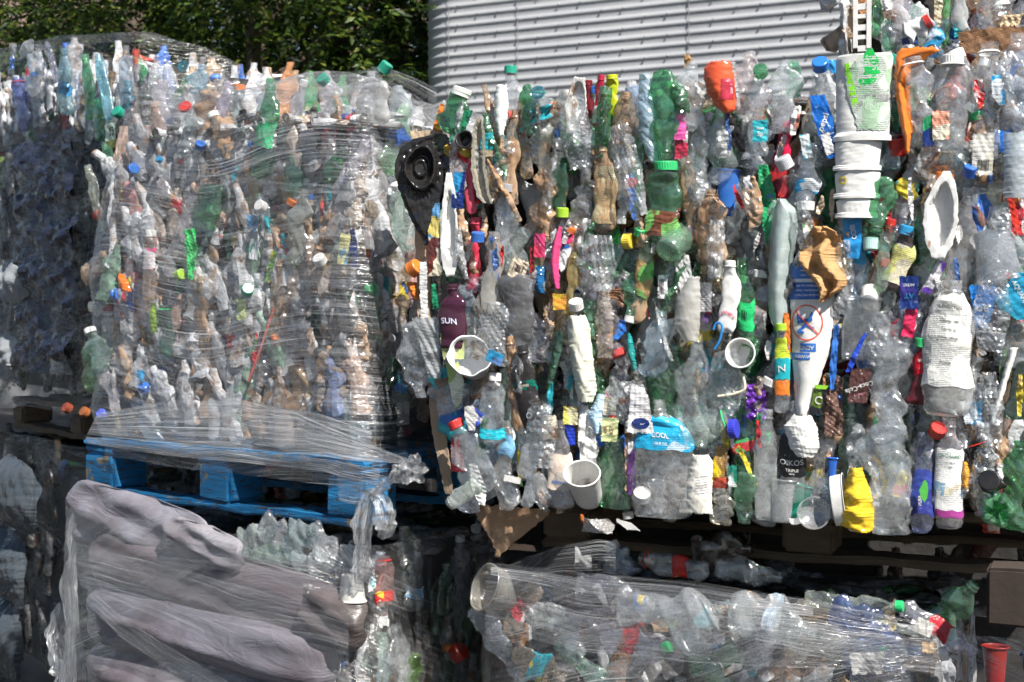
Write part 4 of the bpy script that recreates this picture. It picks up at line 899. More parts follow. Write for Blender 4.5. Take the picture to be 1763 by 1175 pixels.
o, sf, mm = LB(P, [(492, 1669, 1712), (508, 1672, 1714), (530, 1676, 1708), (565, 1682, 1700)], (.02, .2, .6), 'bright blue label reading oe beside the large ribbed bottle', ink='sky', off=.06, print=.3, lm='bright blue label')
TX(o, sf, 'oe', .024, 'wht', 0, -.002); TX(o, sf, '/', .02, 'wht', 0, -.022)
o, sf, mm = LB(P, [(470, 1752, 1763), (490, 1734, 1775), (515, 1716, 1778), (530, 1722, 1778), (550, 1752, 1775)], (.02, .30, .45), 'teal water label reading AQUAFINA at the right edge', ink='sky', off=.06, print=.3)
TX(o, sf, 'AQUAFINA', .013, 'wht', .004, .002, rot=-62)
B(P, 1738, 565, 56, 130, -12, (.75, .8, .85), 'clear bottle with blue neck ring below the teal water label', kind='tall', off=.035, ring='blu', neck=.019)
SH(P, [(560, 1690, 1722), (620, 1700, 1738), (660, 1708, 1735), (700, 1706, 1715)], 'blk', 'black torn plastic sheet near the right edge', m='gloss', cr=.012, off=.03, lm='black torn sheet')
B(P, 1584, 640, 40, 110, 4, (.12, .01, .02), 'black cherry drink bottle with red label', mat_='gloss', off=.045, label=(.45, .8, (.6, .01, .03), 'blk', .4), text=[('Fresh', .010, .66, 'wht', True)], crumple=.2, lm='black cherry bottle', kind='tall', cap='grn')
CUP(P, 1478, 565, 66, 110, 6, (.86, .88, .9), 'large clear smooth drinking cup upside down', mat_='smooth', off=.05, name='drinking_cup', flat=.5, crumple=.2, milk=-.1, lm='large clear drinking cup')
CUP(P, 1512, 590, 54, 100, -14, (.88, .9, .92), 'smaller clear drinking cup leaning beside the large one', mat_='smooth', off=.045, name='drinking_cup', flat=.5, crumple=.25, milk=-.1)
SH(P, [(560, 1436, 1444), (640, 1428, 1440), (670, 1430, 1436)], 'blu', 'thin bright blue strip beside the warning bucket', m='gloss', off=.055)
SH(P, [(575, 1486, 1492), (610, 1468, 1478), (640, 1456, 1466)], (.02, .07, .5), 'thin dark blue straw slanting over the clear cups', m='gloss', off=.07, name='drinking_straw', cat='straw')
o, sf, mm = LB(P, [(636, 1466, 1500), (660, 1462, 1498), (694, 1460, 1492)], (.09, .04, .035), 'dark brown cherry cola label printed upside down', ink='blk', off=.062, print=0., lm='cherry cola label')
TX(o, sf, 'Coca-Cola', .014, 'wht', 0, -.002, flip=True, rot=20); TX(o, sf, 'cherry', .009, (.6, .3, .35), 0, -.018, flip=True, rot=15)
o, sf, mm = LB(P, [(666, 1402, 1424), (690, 1398, 1420), (714, 1392, 1416)], (.015, .015, .02), 'black and green label with a white angular letter', ink='lim', off=.06, print=.3, lm='black and green label')
TX(o, sf, 'C', .024, 'wht', 0, 0, rot=-12); SH(P, [(664, 1404, 1426), (670, 1404, 1422)], (.3, .65, .05), 'lime strip on top of the black and green label', off=.063, cr=.001)
SH(P, R_(1436, 700, 30, 100), (.16, .09, .07), 'brown crinkled foil wrapper right of the black and green label', m='foil', name='foil_wrapper', cat='wrapper', cr=.014, off=.05, lm='brown foil wrapper')
CUP(P, 1383, 695, 34, 60, 3, 'wht', 'folded white cup foot under the warning bucket', off=.045, flat=.5, crumple=.25)
B(P, 1532, 660, 66, 200, 3, 'clr', 'long crinkled clear bottle in the lower right middle', kind='wide', crumple=.6, off=.055, lm='long crinkled bottle', dirt=.15)
B(P, 1750, 640, 40, 160, 3, 'dgr', 'dark green bottle at the right edge', off=.03, crumple=.3)
SH(P, [(600, 1738, 1750), (680, 1716, 1728), (730, 1704, 1712)], 'wht', 'slim white tube slanting near the right edge', m='gloss', depth=bulge(.008), off=.05, name='plastic_tube', cat='tube', smooth=True, cr=.001)
LB(P, [(692, 1655, 1690), (730, 1662, 1690)], (.70, .78, .85), 'white label with blue block letters above the orchard bottle', ink='sky', off=.055, print=1.)
# ---- lower right
SH(P, [(716, 1366, 1396), (735, 1350, 1406), (770, 1360, 1410), (786, 1372, 1400)], 'wht', 'folded white sheet tub above the black yogurt label', 'plastic_tub', 'tub', depth=bulge(.02), off=.06, cr=.004, rot=0, lm='folded white tub')
B(P, 1364, 790, 46, 150, 0, (.85, .85, .85), 'squeezed yogurt pot with black label reading triple', kind='tall', mat_='smooth', off=.045, crumple=.12, label=(.3, .78, 'blk', (.02, .02, .03), .0), text=[('OIKOS', .016, .46, 'wht', False), ('TRIPLE', .009, .375, 'wht', False), ('zero', .006, .34, 'wht', False)], lm='black yogurt label', tx=0)
o, sf, mm = SH(P, [(784, 1192, 1218), (795, 1188, 1228), (830, 1180, 1226), (870, 1172, 1226), (884, 1168, 1228)], (.80, .78, .70), 'upside down cream tub with blue nutrition print, bottom middle', 'plastic_tub', 'tub', 'solid', bulge(.02), .002, .003, .055, 'upside down cream tub', smooth=True, dirt=.25)
for i in range(7): TX(o, sf, 'Nutrition Facts amount'[i:i + 15], .0042, 'nvy', .010, .018 - i * .006, flip=True, rot=8)
o, sf, mm = SH(P, [(806, 1464, 1484), (822, 1458, 1488), (850, 1450, 1500), (880, 1444, 1504), (905, 1446, 1504), (914, 1470, 1500)], (.80, .52, .03), 'squashed yellow bottle hanging at the bale bottom', 'plastic_bottle', 'bottle', 'gloss', bulge(.028), .002, .010, .065, 'squashed yellow bottle', dirt=.1, f1=3., smooth=False)
CUP(P, 1445, 862, 88, 22, 82, 'wht', 'round white ribbed lid on edge beside the yellow bottle', off=.055, name='lid', cat='lid', r_bot=.97, flat=.55, crumple=.02, lm='white ribbed lid')
CAP(P, 1257, 739, 38, 84, (.04, .05, .5), 'violet blue cap seen side on', tilt=6, off=.055, h=.38, lm='violet blue cap')
SH(P, R_(1302, 692, 34, 60), (.14, .03, .35), 'shiny purple foil crumple left of the lime capped bottle', m='foil', cr=.016, off=.04, name='foil_wrapper', cat='wrapper', lm='purple foil')
LB(P, [(770, 1232, 1252), (800, 1228, 1250), (830, 1224, 1252)], (.80, .58, .02), 'yellow wrapper with brown drawings right of the cream tub', ink='brn', off=.05, print=.8, lm='yellow wrapper')
LB(P, R_(1240, 832, 28, 18), (.4, .06, .03), 'red brown band under the yellow wrapper', ink='brn', off=.05)
LB(P, R_(1261, 820, 14, 36), 'tl', 'small teal script label next to the yellow wrapper', ink='wht', off=.055)
B(P, 1287, 780, 40, 160, 2, (.05, .45, .15), 'green bottle with red label scrap in the bottom row', off=.03, label=(.5, .65, (.6, .05, .05), 'grn', .9), crumple=.5)
B(P, 1284, 858, 36, 86, 184, (.35, .75, .48), 'pale green ribbed bottle base pointing down', kind='water', off=.045, crumple=.2)
B(P, 1320, 800, 42, 190, 0, (.9, .93, .92), 'tall square clear bottle in the bottom row', kind='tall', crumple=.12, off=.045, milk=.05, lm='tall square clear bottle')
CUP(P, 1347, 862, 44, 74, 4, (.85, .87, .88), 'clear tapered cup at the bale bottom', mat_='smooth', off=.05, flat=.6, lm='clear tapered cup')
CUP(P, 1376, 864, 36, 60, 12, (.01, .30, .20), 'dark green tub with teal label at the bottom', mat_='gloss', off=.035, name='plastic_tub', cat='tub', flat=.5)
CUP(P, 1402, 884, 52, 12, 0, (.88, .88, .88), 'clear round lid with white tab hanging from the bottom', tilt=75, mat_='smooth', off=.06, name='lid', cat='lid', flat=1., crumple=.05, r_bot=.95)
SH(P, [(893, 1358, 1378), (899, 1360, 1382), (903, 1362, 1372)], 'wht', 'small white pull tab beside the clear hanging lid', off=.065, cr=.0005)
B(P, 1532, 810, 84, 210, -3, 'clr', 'very large crinkled clear bottle in the bottom row', kind='wide', crumple=.55, off=.05, lm='very large crinkled bottle', milk=.03)
B(P, 1586, 830, 40, 170, 2, (.4, .45, .7), 'bottle with dark blue label and green leaf emblem', kind='water', off=.045, label=(.18, .62, (.03, .04, .22), (.05, .1, .4), .3), text=[('PURE', .009, .3, 'wht', False, 90)], lm='green leaf label bottle', crumple=.3)
SH(P, [(828, 1590, 1594), (845, 1583, 1598), (858, 1586, 1596), (864, 1591, 1593)], (.10, .5, .08), 'green leaf emblem scrap on the dark blue label', off=.075, cr=.0005, m='solid')
B(P, 1634, 815, 46, 190, 0, (.9, .85, .88), 'flattened juice bottle with white orchard label', kind='tall', flat=.35, off=.05, crumple=.10, label=[(.17, .72, (.82, .82, .80), (.8, .8, .78), .45), (.11, .17, (.35, .05, .25), 'pur', 0.), (.30, .42, (.25, .4, .55), 'crm', 1.)], text=[('OLD', .005, .69, 'dgr', False), ('ORCHARD', .0088, .655, 'dgr', False), ('apple juice', .005, .60, 'blk', False), ('no sugar', .005, .565, 'blk', False)], lm='white orchard label', tx=0)
CAP(P, 1611, 746, 32, 30, 'red', 'deep red cap above the leaf label bottle', tilt=40, off=.05)
B(P, 1600, 700, 40, 90, 3, (.1, .2, .18), 'dark bottle with bright green neck ring', ring='grn', off=.04, kind='wide', neck=.018, crumple=.2)
B(P, 1698, 800, 42, 90, -20, 'blk', 'black bottle neck with a red ring', ring='red', neck=.02, off=.045, mat_='gloss', crumple=.2, kind='wide')
CAP(P, 1705, 832, 42, -10, 'blk', 'large black threaded bottle mouth near the green bases', tilt=70, off=.05, h=.6, name='bottle_mouth', cat='bottle mouth', lm='black threaded mouth')
B(P, 1678, 790, 26, 170, -3, (.75, .6, .45), 'narrow bottle with orange brown stain right of the orchard label', dirt=.4, off=.03)
B(P, 1749, 835, 50, 150, 6, 'grn', 'green bottle leaning at the bottom right corner', off=.04, crumple=.35, lm='corner green bottle')
# petaloid base facing out
def petal(r, m):
    V = []; nu = 60; th = np.linspace(0, 2 * math.pi, nu, endpoint=False)
    for rr, z in ((.02, .006), (.15, .004), (.3, .0), (.45, -.008), (.6, -.016), (.75, -.018), (.9, -.008), (1., .008), (1., .03), (.98, .06)):
        pet = 1 + .10 * np.cos(th * 5) * min(1, rr * 1.2); zz = z - (.014 * np.cos(th * 5) * math.sin(min(1, rr) * 3.14) if z < .02 else 0)
        V.append(np.stack([np.cos(th) * rr * r * pet, zz + .0 * th, np.sin(th) * rr * r * pet], -1))
    return mesh_np('base', np.concatenate(V), grid_faces(nu, 10, True), m, False)
o = obj('petal_based_bottle', petal(.034, M['clear']), None, K['grn'], milk=.1); place(o, P, 1718, 880, 0, .06, 0); tag(o, 'green bottle base with five petals facing outward', 'bottle base'); lmk(1718, 880, 'green petal base')
# ---- middle
B(P, 780, 545, 50, 110, 0, (.05, .01, .03), 'dark plum bottle reading SUN at the left end', mat_='gloss', off=.05, crumple=.15, text=[('SUN', .019, .42, (.75, .75, .95), False)], lm='dark plum bottle', kind='tall', flat=.4)
LB(P, [(566, 757, 800), (590, 757, 802), (618, 762, 800)], (.55, .62, .25), 'pale green label with small print under the dark plum bottle', ink='crm', off=.055, print=.6, lm='pale green label')
LB(P, [(625, 766, 790), (660, 772, 800), (690, 778, 796), (700, 784, 790)], (.72, .76, .60), 'cream and green label tip below the pale green label', ink='lim', off=.05, print=.7)
CAP(P, 708, 466, 32, 62, 'ora', 'orange cap lying sideways at the left end', tilt=10, off=.03, lm='orange cap')
SH(P, [(486, 700, 716), (500, 702, 720), (516, 712, 722)], 'ora', 'curved orange plastic below the orange cap', m='gloss', off=.02, depth=bulge(.01))
o, sf, mm = LB(P, [(452, 722, 735), (500, 722, 736), (548, 724, 738)], (.8, .8, .78), 'narrow upright nutrition label at the left end', ink='wht', off=.04, print=1.)
SH(P, [(490, 742, 750), (532, 744, 756)], (.0, .22, .10), 'dark green square of plastic by the nutrition label', off=.035)
SH(P, [(548, 706, 756), (600, 724, 758), (650, 738, 760)], (.7, .72, .72), 'translucent grey film triangle at the left end', m='smooth', milk=.2, off=.045)
B(P, 722, 620, 60, 130, 175, 'clr', 'clear rounded bottle base at the left end between the bales', crumple=.4, off=.02)
CUP(P, 812, 622, 76, 50, 30, (.72, .73, .75), 'grey white round cup opening outward, left middle', tilt=65, mat_='solid', off=.045, flat=.9, crumple=.2, lm='grey round cup')
LB(P, R_(852, 616, 30, 20), (.15, .3, .62), 'small blue striped label inside the grey round cup', ink='sky', off=.07, rot=22, print=1.)
B(P, 896, 550, 60, 150, 178, (.04, .035, .04), 'black crushed bottle in the left middle', mat_='clear', milk=.5, off=.045, crumple=.3, lm='black crushed bottle')
B(P, 912, 670, 44, 150, -8, (.03, .03, .035), 'black coffee pouch bottle with green band and white emblem', mat_='solid', off=.055, crumple=.15, label=[(.1, .8, (.02, .018, .016), (.05, .04, .03), .5), (.5, .6, (.0, .14, .10), 'dgr', .2)], text=[('COFFEE', .008, .54, 'crm', False), ('O', .02, .2, 'wht', False)], lm='black coffee pouch', kind='tall', dirt=.2)
B(P, 886, 660, 26, 160, -6, (.5, .3, .2), 'clay smeared clear bottle left of the coffee pouch', dirt=.8, off=.05)
o, sf, mm = LB(P, R_(892, 464, 30, 34), (.66, .55, .42), 'tilted barcode label above the black crushed bottle', ink='crm', off=.055, rot=22, print=0., lm='tilted barcode label')
V, F = bars_np(.026, .018, np.random.default_rng(5)); on_relief(o, sf, V, F, K['blk'], 0, .002, name='barcode', m='ink')
B(P, 843, 470, 34, 140, 5, (.8, .78, .72), 'hazy clear bottle with brown stain left of the barcode label', dirt=.45, off=.04, milk=.15)
B(P, 840, 540, 50, 140, 0, (.85, .8, .72), 'broad smoky bottle stained orange, left of the black one', dirt=.4, off=.035, milk=.1)
SH(P, [(460, 922, 938), (490, 920, 942), (505, 924, 940)], (.01, .12, .30), 'dark blue cup edge with a white oval', m='gloss', off=.04, depth=bulge(.01))
LB(P, R_(963, 520, 24, 26), (.8, .35, .05), 'orange and yellow label square below the pink lid', ink='yel', off=.055, lm='orange yellow label')
B(P, 984, 490, 22, 110, 6, (.8, .62, .08), 'slim yellow bottle right of the pink lid', off=.04, dirt=.3, milk=.2)
LB(P, R_(929, 423, 20, 40), (.75, .05, .12), 'small red flower print near the pink lid', ink='pnk', off=.05)
SH(P, R_(916, 460, 8, 70), (.25, .02, .02), 'thin dark red and yellow strip left of the pink lid', off=.045)
o, sf, mm = SH(P, [(545, 976, 1008), (565, 975, 1016), (620, 982, 1022), (670, 990, 1028), (690, 998, 1022)], (.70, .70, .58), 'cream white crushed bottle with faded green print', 'plastic_bottle', 'bottle', 'solid', bulge(.025), .002, .006, .055, 'cream white bottle', dirt=.22, f1=3.)
CAP(P, 993, 531, 28, 0, (.75, .74, .72), 'white cap on the cream white bottle', tilt=30, off=.055)
B(P, 1000, 590, 60, 170, -8, (.85, .85, .85), 'smoky clear bottle behind the cream white one', off=.0)
SH(P, [(455, 1030, 1038), (540, 1024, 1056), (615, 1026, 1056)], (.75, .68, .6), 'clay edged clear ribbed panel in the middle', m='smooth', dirt=.55, off=.05, depth=bulge(.012), lm='clay edged panel')
SH(P, [(552, 1066, 1076), (570, 1060, 1078), (584, 1056, 1064)], 'blu', 'small bright blue triangle of film in the middle', off=.045, m='gloss')
SH(P, [(575, 1078, 1086), (610, 1080, 1094), (645, 1092, 1100)], (.01, .25, .24), 'curved dark teal strip in the middle', m='gloss', off=.045, depth=bulge(.008))
B(P, 1103, 480, 34, 150, 8, (.4, .6, .35), 'muddy green label bottle in the middle', dirt=.6, off=.035, label=(.3, .7, (.15, .4, .1), 'kr', .9), lm='muddy green label bottle')
o, sf, mm = LB(P, R_(1141, 494, 16, 40), (.78, .78, .76), 'narrow barcode label under the pale green cup bottom', ink='mar', off=.05, print=.4)
V, F = bars_np(.012, .035, np.random.default_rng(6)); on_relief(o, sf, V, F, K['blk'], -.002, 0, name='barcode', m='ink')
SH(P, [(440, 1160, 1185), (480, 1165, 1192), (500, 1170, 1182)], (.55, .56, .55), 'grey card square inside the pale green cup bottom', off=.045, m='solid')
SH(P, [(478, 1186, 1204), (510, 1166, 1206), (560, 1160, 1205), (588, 1176, 1202)], (.74, .72, .66), 'large milky white oval sheet in the middle', m='smooth', milk=.45, depth=bulge(.015), off=.055, cr=.002, smooth=True, dirt=.2, lm='milky white oval')
B(P, 1128, 590, 54, 110, 10, (.7, .82, .9), 'clear bottle with a blue tint left of the milky oval', off=.04, crumple=.5, dirt=.3)
B(P, 1253, 510, 34, 120, 2, 'wht', 'white bottle with pink script lettering', mat_='solid', off=.055, crumple=.3, kind='tall', text=[('Silver', .014, .24, (.75, .1, .2), True)], dirt=.35, lm='pink script white bottle')
LB(P, R_(1214, 512, 22, 50), (.75, .75, .75), 'pale nutrition label left of the pink script bottle', ink='gry', off=.05, print=1.)
B(P, 1284, 520, 30, 150, -4, 'grn', 'green bottle with bright green barcode label', off=.045, crumple=.4, label=(.18, .5, (.02, .5, .15), (.1, .7, .2), .3), bars=(.010, .02, .36), lm='green barcode bottle')
CUP(P, 1277, 611, 48, 30, 0, 'wht', 'round white cup opening straight outward, right middle', tilt=78, off=.055, crumple=.03, flat=1., r_bot=.8, lm='round white cup', dirt=.05)
def strand(pl, pts, r, col, label, name, cat, m='cap', offd=.06):
    Q = np.array([pl.at(x, y, offd) for x, y in pts]); t = np.linspace(0, 1, 24); k = np.linspace(0, 1, len(Q)); Q = np.stack([np.interp(t, k, Q[:, i]) for i in range(3)], 1)
    for _ in range(4): Q[1:-1] = (Q[:-2] + 2 * Q[1:-1] + Q[2:]) / 4
    V, F = tube(Q, [r] * 24, 8); o = obj(name, mesh_np(name, V, F, M[m], True), None, K.get(col, col)); tag(o, label, cat); return o
strand(P, [(1228, 568), (1232, 556), (1243, 556), (1243, 572), (1238, 590), (1230, 602)], .0028, (.02, .22, .6), 'curved blue hook left of the round white cup', 'plastic_hook', 'hook', offd=.075)
strand(P, [(1236, 683), (1262, 680), (1284, 672), (1280, 650), (1272, 640)], .0035, 'crm', 'cream plastic hanger wire under the round white cup', 'plastic_hook', 'hook')
B(P, 1250, 670, 70, 170, 14, 'clr', 'wide smooth clear bottle leaning below the blue hook', kind='jug', crumple=.3, off=.04, lm='wide leaning clear bottle')
B(P, 1190, 660, 60, 170, 6, (.88, .92, .92), 'hazy clear bottle below the milky oval', crumple=.35, off=.035, milk=.05)
B(P, 1212, 735, 60, 90, 70, (.8, .92, .85), 'clear bottle lying sideways with green mouth', ring='grn', crumple=.4, off=.05, neck=.02)
# ---- lower left of the front
B(P, 812, 785, 56, 130, -28, 'clr', 'clear bottle with bright red cap tilted at the lower left', cap='red', kind='soda', off=.055, crumple=.3, neck=.0155, lm='red capped bottle')
LB(P, [(700, 800, 816), (716, 800, 836), (728, 802, 830), (740, 806, 815)], (.04, .08, .5), 'blue and white water label above the red capped bottle', ink='wht', off=.07, print=1., rot=-6)
B(P, 849, 705, 50, 120, 2, 'clr', 'clear water bottle with white cap and teal label', kind='water', cap='wht', off=.05, crumple=.25, label=(.08, .22, (.02, .4, .5), 'wht', 1.), lm='white capped water bottle')
LB(P, [(756, 776, 790), (784, 776, 798), (812, 776, 802)], (.25, .02, .03), 'blue white and maroon card at the lower left corner', ink='wht', off=.05, print=.35)
B(P, 800, 850, 34, 70, 235, (.85, .92, .85), 'milky bottle neck pointing down left at the bottom corner', off=.055, neck=.017, milk=.25, crumple=.25, kind='wide', lm='milky neck at the bottom corner')
SH(P, [(800, 806, 820), (840, 812, 838), (868, 824, 836)], 'wht', 'folded white sheet at the lower left', off=.06, cr=.008)
B(P, 873, 800, 34, 150, 0, (.9, .88, .84), 'clear bottle with cream label right of the red capped one', kind='tall', off=.045, label=(.6, .85, (.75, .68, .55), 'sky', .8), dirt=.3)
B(P, 905, 800, 26, 140, -8, 'clr', 'ribbed narrow clear bottle in the lower left', kind='water', off=.05)
B(P, 922, 760, 40, 130, 20, (.82, .84, .86), 'spoon shaped clear pack with rounded top', kind='wide', off=.055, crumple=.25, milk=.1)
for x, y, r, s in ((877, 858, 150, 'beside a white strip'), (930, 862, 160, 'left of the blue print bottle'), (967, 858, 185, 'right below the blue print bottle'), (1131, 872, 178, 'right of the white neck ring')):
    B(P, x, y - 16, 34, 60, r, 'clr', f'open bottle neck pointing down at the bale bottom {s}', off=.055, kind='wide', neck=.015, crumple=.2)
SH(P, R_(882, 826, 30, 10), 'wht', 'short white plastic strip near the bottom left', off=.065, rot=10, cr=.001)
B(P, 968, 800, 44, 150, -2, (.88, .85, .85), 'clear bottle with peach label and blue print reading nope', kind='tall', off=.05, label=(.22, .62, (.75, .62, .52), 'red', .25), text=[('nope', .016, .3, 'blu', True)], lm='blue print bottle', crumple=.15)
LB(P, [(716, 934, 958), (735, 932, 960), (756, 936, 960)], (.72, .62, .48), 'cream label with dark brown emblem above the blue print bottle', ink='brn', off=.06, print=.9)
LB(P, R_(982, 716, 26, 30), (.82, .72, .15), 'small yellow card in the lower middle', ink='wht', off=.055, print=.5)
SH(P, [(710, 972, 982), (740, 974, 990), (765, 978, 990)], (.02, .05, .45), 'dark blue ribbon of plastic below the yellow card', off=.05, m='gloss')
SH(P, [(700, 1000, 1012), (740, 995, 1024), (775, 996, 1032), (798, 1000, 1024)], 'wht', 'folded white foam sheets above the white oval cup', 'foam_sheet', 'foam sheet', cr=.012, off=.05, f1=3., lm='folded white foam')
CUP(P, 1008, 838, 60, 84, 8, 'wht', 'white oval cup facing outward at the bale bottom', tilt=50, off=.065, crumple=.08, flat=.85, r_bot=.8, lm='white oval cup', dirt=.03)
SH(P, [(680, 1030, 1044), (715, 1010, 1040), (745, 1022, 1036)], (.50, .70, .85), 'light blue paper cup side in the lower middle', m='paper', depth=bulge(.012), off=.05, cr=.002)
LB(P, [(684, 1036, 1060), (715, 1038, 1062)], (.25, .42, .55), 'blue label with a tan round emblem', ink='crm', off=.055, print=1.)
o, sf, mm = LB(P, [(720, 1036, 1066), (760, 1034, 1062)], (.62, .66, .35), 'yellow green label reading KET above the white oval cup', ink='lim', off=.062, print=.15, lm='yellow green label')
TX(o, sf, 'KET', .012, (.25, .03, .02), .005, 0, rot=90); TX(o, sf, 'KEK', .009, (.25, .03, .02), -.009, 0, rot=90)
B(P, 1062, 815, 44, 120, 2, (.5, .8, .6), 'pale green bottle right of the white oval cup', off=.04, crumple=.4)
B(P, 1048, 812, 30, 120, 0, 'grn', 'green bottle beside the white oval cup', off=.035, crumple=.4)
B(P, 1135, 790, 108, 200, 0, (.92, .93, .94), 'very wide clear bottle with white and cyan label', kind='jug', off=.055, crumple=.18, lm='very wide cyan label bottle', label=(.58, .86, (.02, .38, .65), (.75, .78, .8), .6), flat=.35, tx=0,
  text=[('COOL', .016, .70, 'wht', False), ('16.9 OZ', .009, .63, 'wht', False)])
o, sf, mm = LB(P, [(664, 1085, 1108), (690, 1084, 1118), (745, 1080, 1126)], (.78, .77, .78), 'white printed bag with red edge left of the cyan label', ink='wht', off=.075, print=1.)
V, F = ring_np(.0, .012, 30, 1.7); on_relief(o, sf, V, F, K['nvy'], .004, -.032, name='logo'); TX(o, sf, 'Coastal', .006, 'wht', .004, -.0322)
CAP(P, 1104, 858, 34, 20, 'wht', 'white ring bottle mouth at the bale bottom', tilt=35, off=.055, h=.5, lm='white ring mouth')
LB(P, R_(1088, 806, 14, 90), (.10, .03, .16), 'upright purple strip with white letters at the bottom', ink='wht', off=.065, print=.9)
SH(P, R_(1080, 800, 8, 90), (.45, .28, .2), 'thin tan strip beside the purple one', off=.06)
B(P, 1240, 870, 44, 60, 4, (.85, .8, .7), 'small clear bottle with yellow base at the bale bottom', off=.045, dirt=.1, kind='wide')
CUP(P, 1432, 818, 16, 60, 2, (.02, .12, .5), 'narrow blue spoon shaped plastic above the yellow bottle', mat_='gloss', off=.055, r_bot=.4, flat=.4)
B(P, 1420, 800, 46, 150, 3, (.85, .88, .92), 'clear dimpled bottle above the hanging lid', off=.04, crumple=.4)
SH(P, [(795, 1655, 1664), (820, 1654, 1672), (842, 1657, 1668)], (.65, .32, .05), 'orange brown curved plastic right of the orchard label', off=.05, m='gloss', depth=bulge(.01))
CUP(P, 1598, 470, 60, 80, 8, 'clr', 'clear dome cup above the large ribbed bottle', mat_='smooth', off=.02, flat=.5)
CUP(P, 1715, 440, 80, 90, 170, (.88, .9, .92), 'wide clear dome lid near the right edge', mat_='smooth', off=.045, flat=.5, crumple=.2, lm='wide clear dome lid')
B(P, 1655, 420, 60, 190, 6, (.88, .86, .86), 'long smoky clear bottle right of the leaf shaped tray', off=.03, crumple=.3)

# ============================================================ wrapped bale (seen through its film)
P = PL
FO = -.035    # pieces sit a little inside the film
def lo(x): return FO - .10 * max(0., (235 - x) / 90) ** 2
def LBt(x, y, w, h, rot, col, desc, **k): return B(PL if x < 622 else PS, x, y, w, h, rot, col, desc, **{**dict(off=lo(x)), **k})
def LC(x, y, d, rot, col, label, **k): return CAP(PL if x < 622 else PS, x, y, d, rot, col, label, **{**dict(off=lo(x) + .02), **k})
def LL_(x, y, w, h, col, label, ink='wht', **k): return LB(PL if x < 622 else PS, R_(x, y, w, h), col, label, ink=ink, **{**dict(off=lo(x) + .02), **k})
LC(658, 124, 25, 10, 'tl', 'green cap stretching the film at the wrapped bale peak', tilt=40, off=.03, lm='green cap at the wrapped bale peak', h=.8)
B(PL, 640, 168, 70, 90, 5, (.86, .86, .84), 'milky jug under the peak of the wrapped bale', kind='jug', milk=.3, off=-.05, crumple=.2, lm='milky jug under the peak')
B(PL, 690, 185, 50, 80, -8, (.75, .85, .9), 'pale blue milky jug right of the wrapped bale peak', kind='jug', milk=.2, off=-.25, crumple=.2)
LC(560, 142, 24, 0, 'tl', 'teal cap near the wrapped bale top', tilt=55, off=.0, lm='teal cap near the wrapped bale top')
LBt(456, 220, 50, 170, 8, 'grn', 'long green bottle with bright label under the film', label=(.3, .55, (.05, .6, .25), 'grn', .4), crumple=.25, lm='long green bottle under the film')
LBt(504, 300, 42, 60, 0, (.1, .55, .3), 'short green bottle base in the middle of the wrapped bale', lm='short green bottle base', crumple=.2)
LBt(363, 356, 60, 76, 180, (.03, .5, .15), 'big green bottle bottom up under the film, left of centre', crumple=.2, lm='big green bottle under the film', off=-.02)
o, s_, mm = SH(PL, [(275, 352, 374), (300, 348, 384), (322, 346, 392)], (.16, .12, .09), 'brown crumpled foil above the big green bottle', m='foil', cr=.015, off=-.02, name='foil_wrapper', cat='wrapper')
LL_(538, 215, 26, 10, 'red', 'small red label near the top of the wrapped bale', ink='mar')
LC(453, 358, 24, 0, 'wht', 'round white cap in the middle of the wrapped bale', tilt=70, lm='round white cap in the wrapped bale')
LL_(434, 384, 26, 26, (.75, .8, .82), 'white and blue label below the round white cap', ink='sky', rot=12)
LL_(437, 430, 22, 34, (.78, .8, .8), 'white torn label with teal print in the wrapped bale', ink='tl', rot=10)
LC(228, 292, 22, 80, 'blu', 'blue cap at the left edge of the wrapped bale', h=.5, tilt=20)
LC(344, 255, 20, 40, 'blu', 'bright blue cap high in the wrapped bale', tilt=20)
LC(277, 277, 14, 0, 'sky', 'tiny sky blue cap high left in the wrapped bale', tilt=60)
LC(168, 371, 22, 85, 'red', 'red cap at the far left edge under the film', tilt=10)
LC(320, 186, 26, 20, 'red', 'red ring near the wrapped bale top left', tilt=55, h=.25)
o = obj('bottle_mouth', cap_mesh(.016, .015, M['clear'], name='mouth'), None, (.1, .6, .7)); place(o, PL, 318, 116, 0, -.15, 65); tag(o, 'turquoise bottle mouth above the film on the wrapped bale', 'bottle mouth'); lmk(318, 116, 'turquoise mouth above the film')
LBt(259, 458, 32, 120, 0, (.75, .55, .4), 'amber water bottle with pink and white label in the wrapped bale', kind='water', cap='wht', label=(.45, .75, (.78, .72, .72), 'pnk', 1.), crumple=.15, milk=.1, lm='amber bottle with pink label', off=-.01)
o, s_, mm = SH(PL, [(395, 316, 338), (430, 314, 344), (460, 320, 340), (482, 326, 334)], (.05, .65, .15), 'bright green folded film pointing down in the wrapped bale', m='gloss', cr=.01, off=-.01, lm='bright green folded film')
LC(308, 474, 22, 80, 'lim', 'lime cap beside the bright green folded film', tilt=10)
SH(PL, [(472, 202, 214), (488, 200, 226), (502, 206, 232)], (.9, .2, .01), 'curled orange plastic piece at the left of the wrapped bale', m='gloss', depth=bulge(.015), off=-.01, cr=.004, lm='curled orange piece')
SH(PL, [(498, 220, 232), (520, 212, 230), (535, 226, 232)], 'nvy', 'navy triangle of plastic under the curled orange piece', off=-.02)
LC(197, 508, 22, 80, 'blu', 'slim blue cap left of the navy triangle', h=.4, tilt=10)
LBt(186, 560, 30, 70, 0, 'clr', 'clear bottle with red cap at the left of the wrapped bale', cap='red', crumple=.2)
LBt(286, 570, 40, 90, 0, (.02, .25, .12), 'dark green bottle neck with rings in the wrapped bale', ring='grn', neck=.02, kind='wide', lm='dark green ringed neck')
LL_(264, 547, 16, 50, 'lim', 'lime wrapper strip left of the dark green neck', ink='crm')
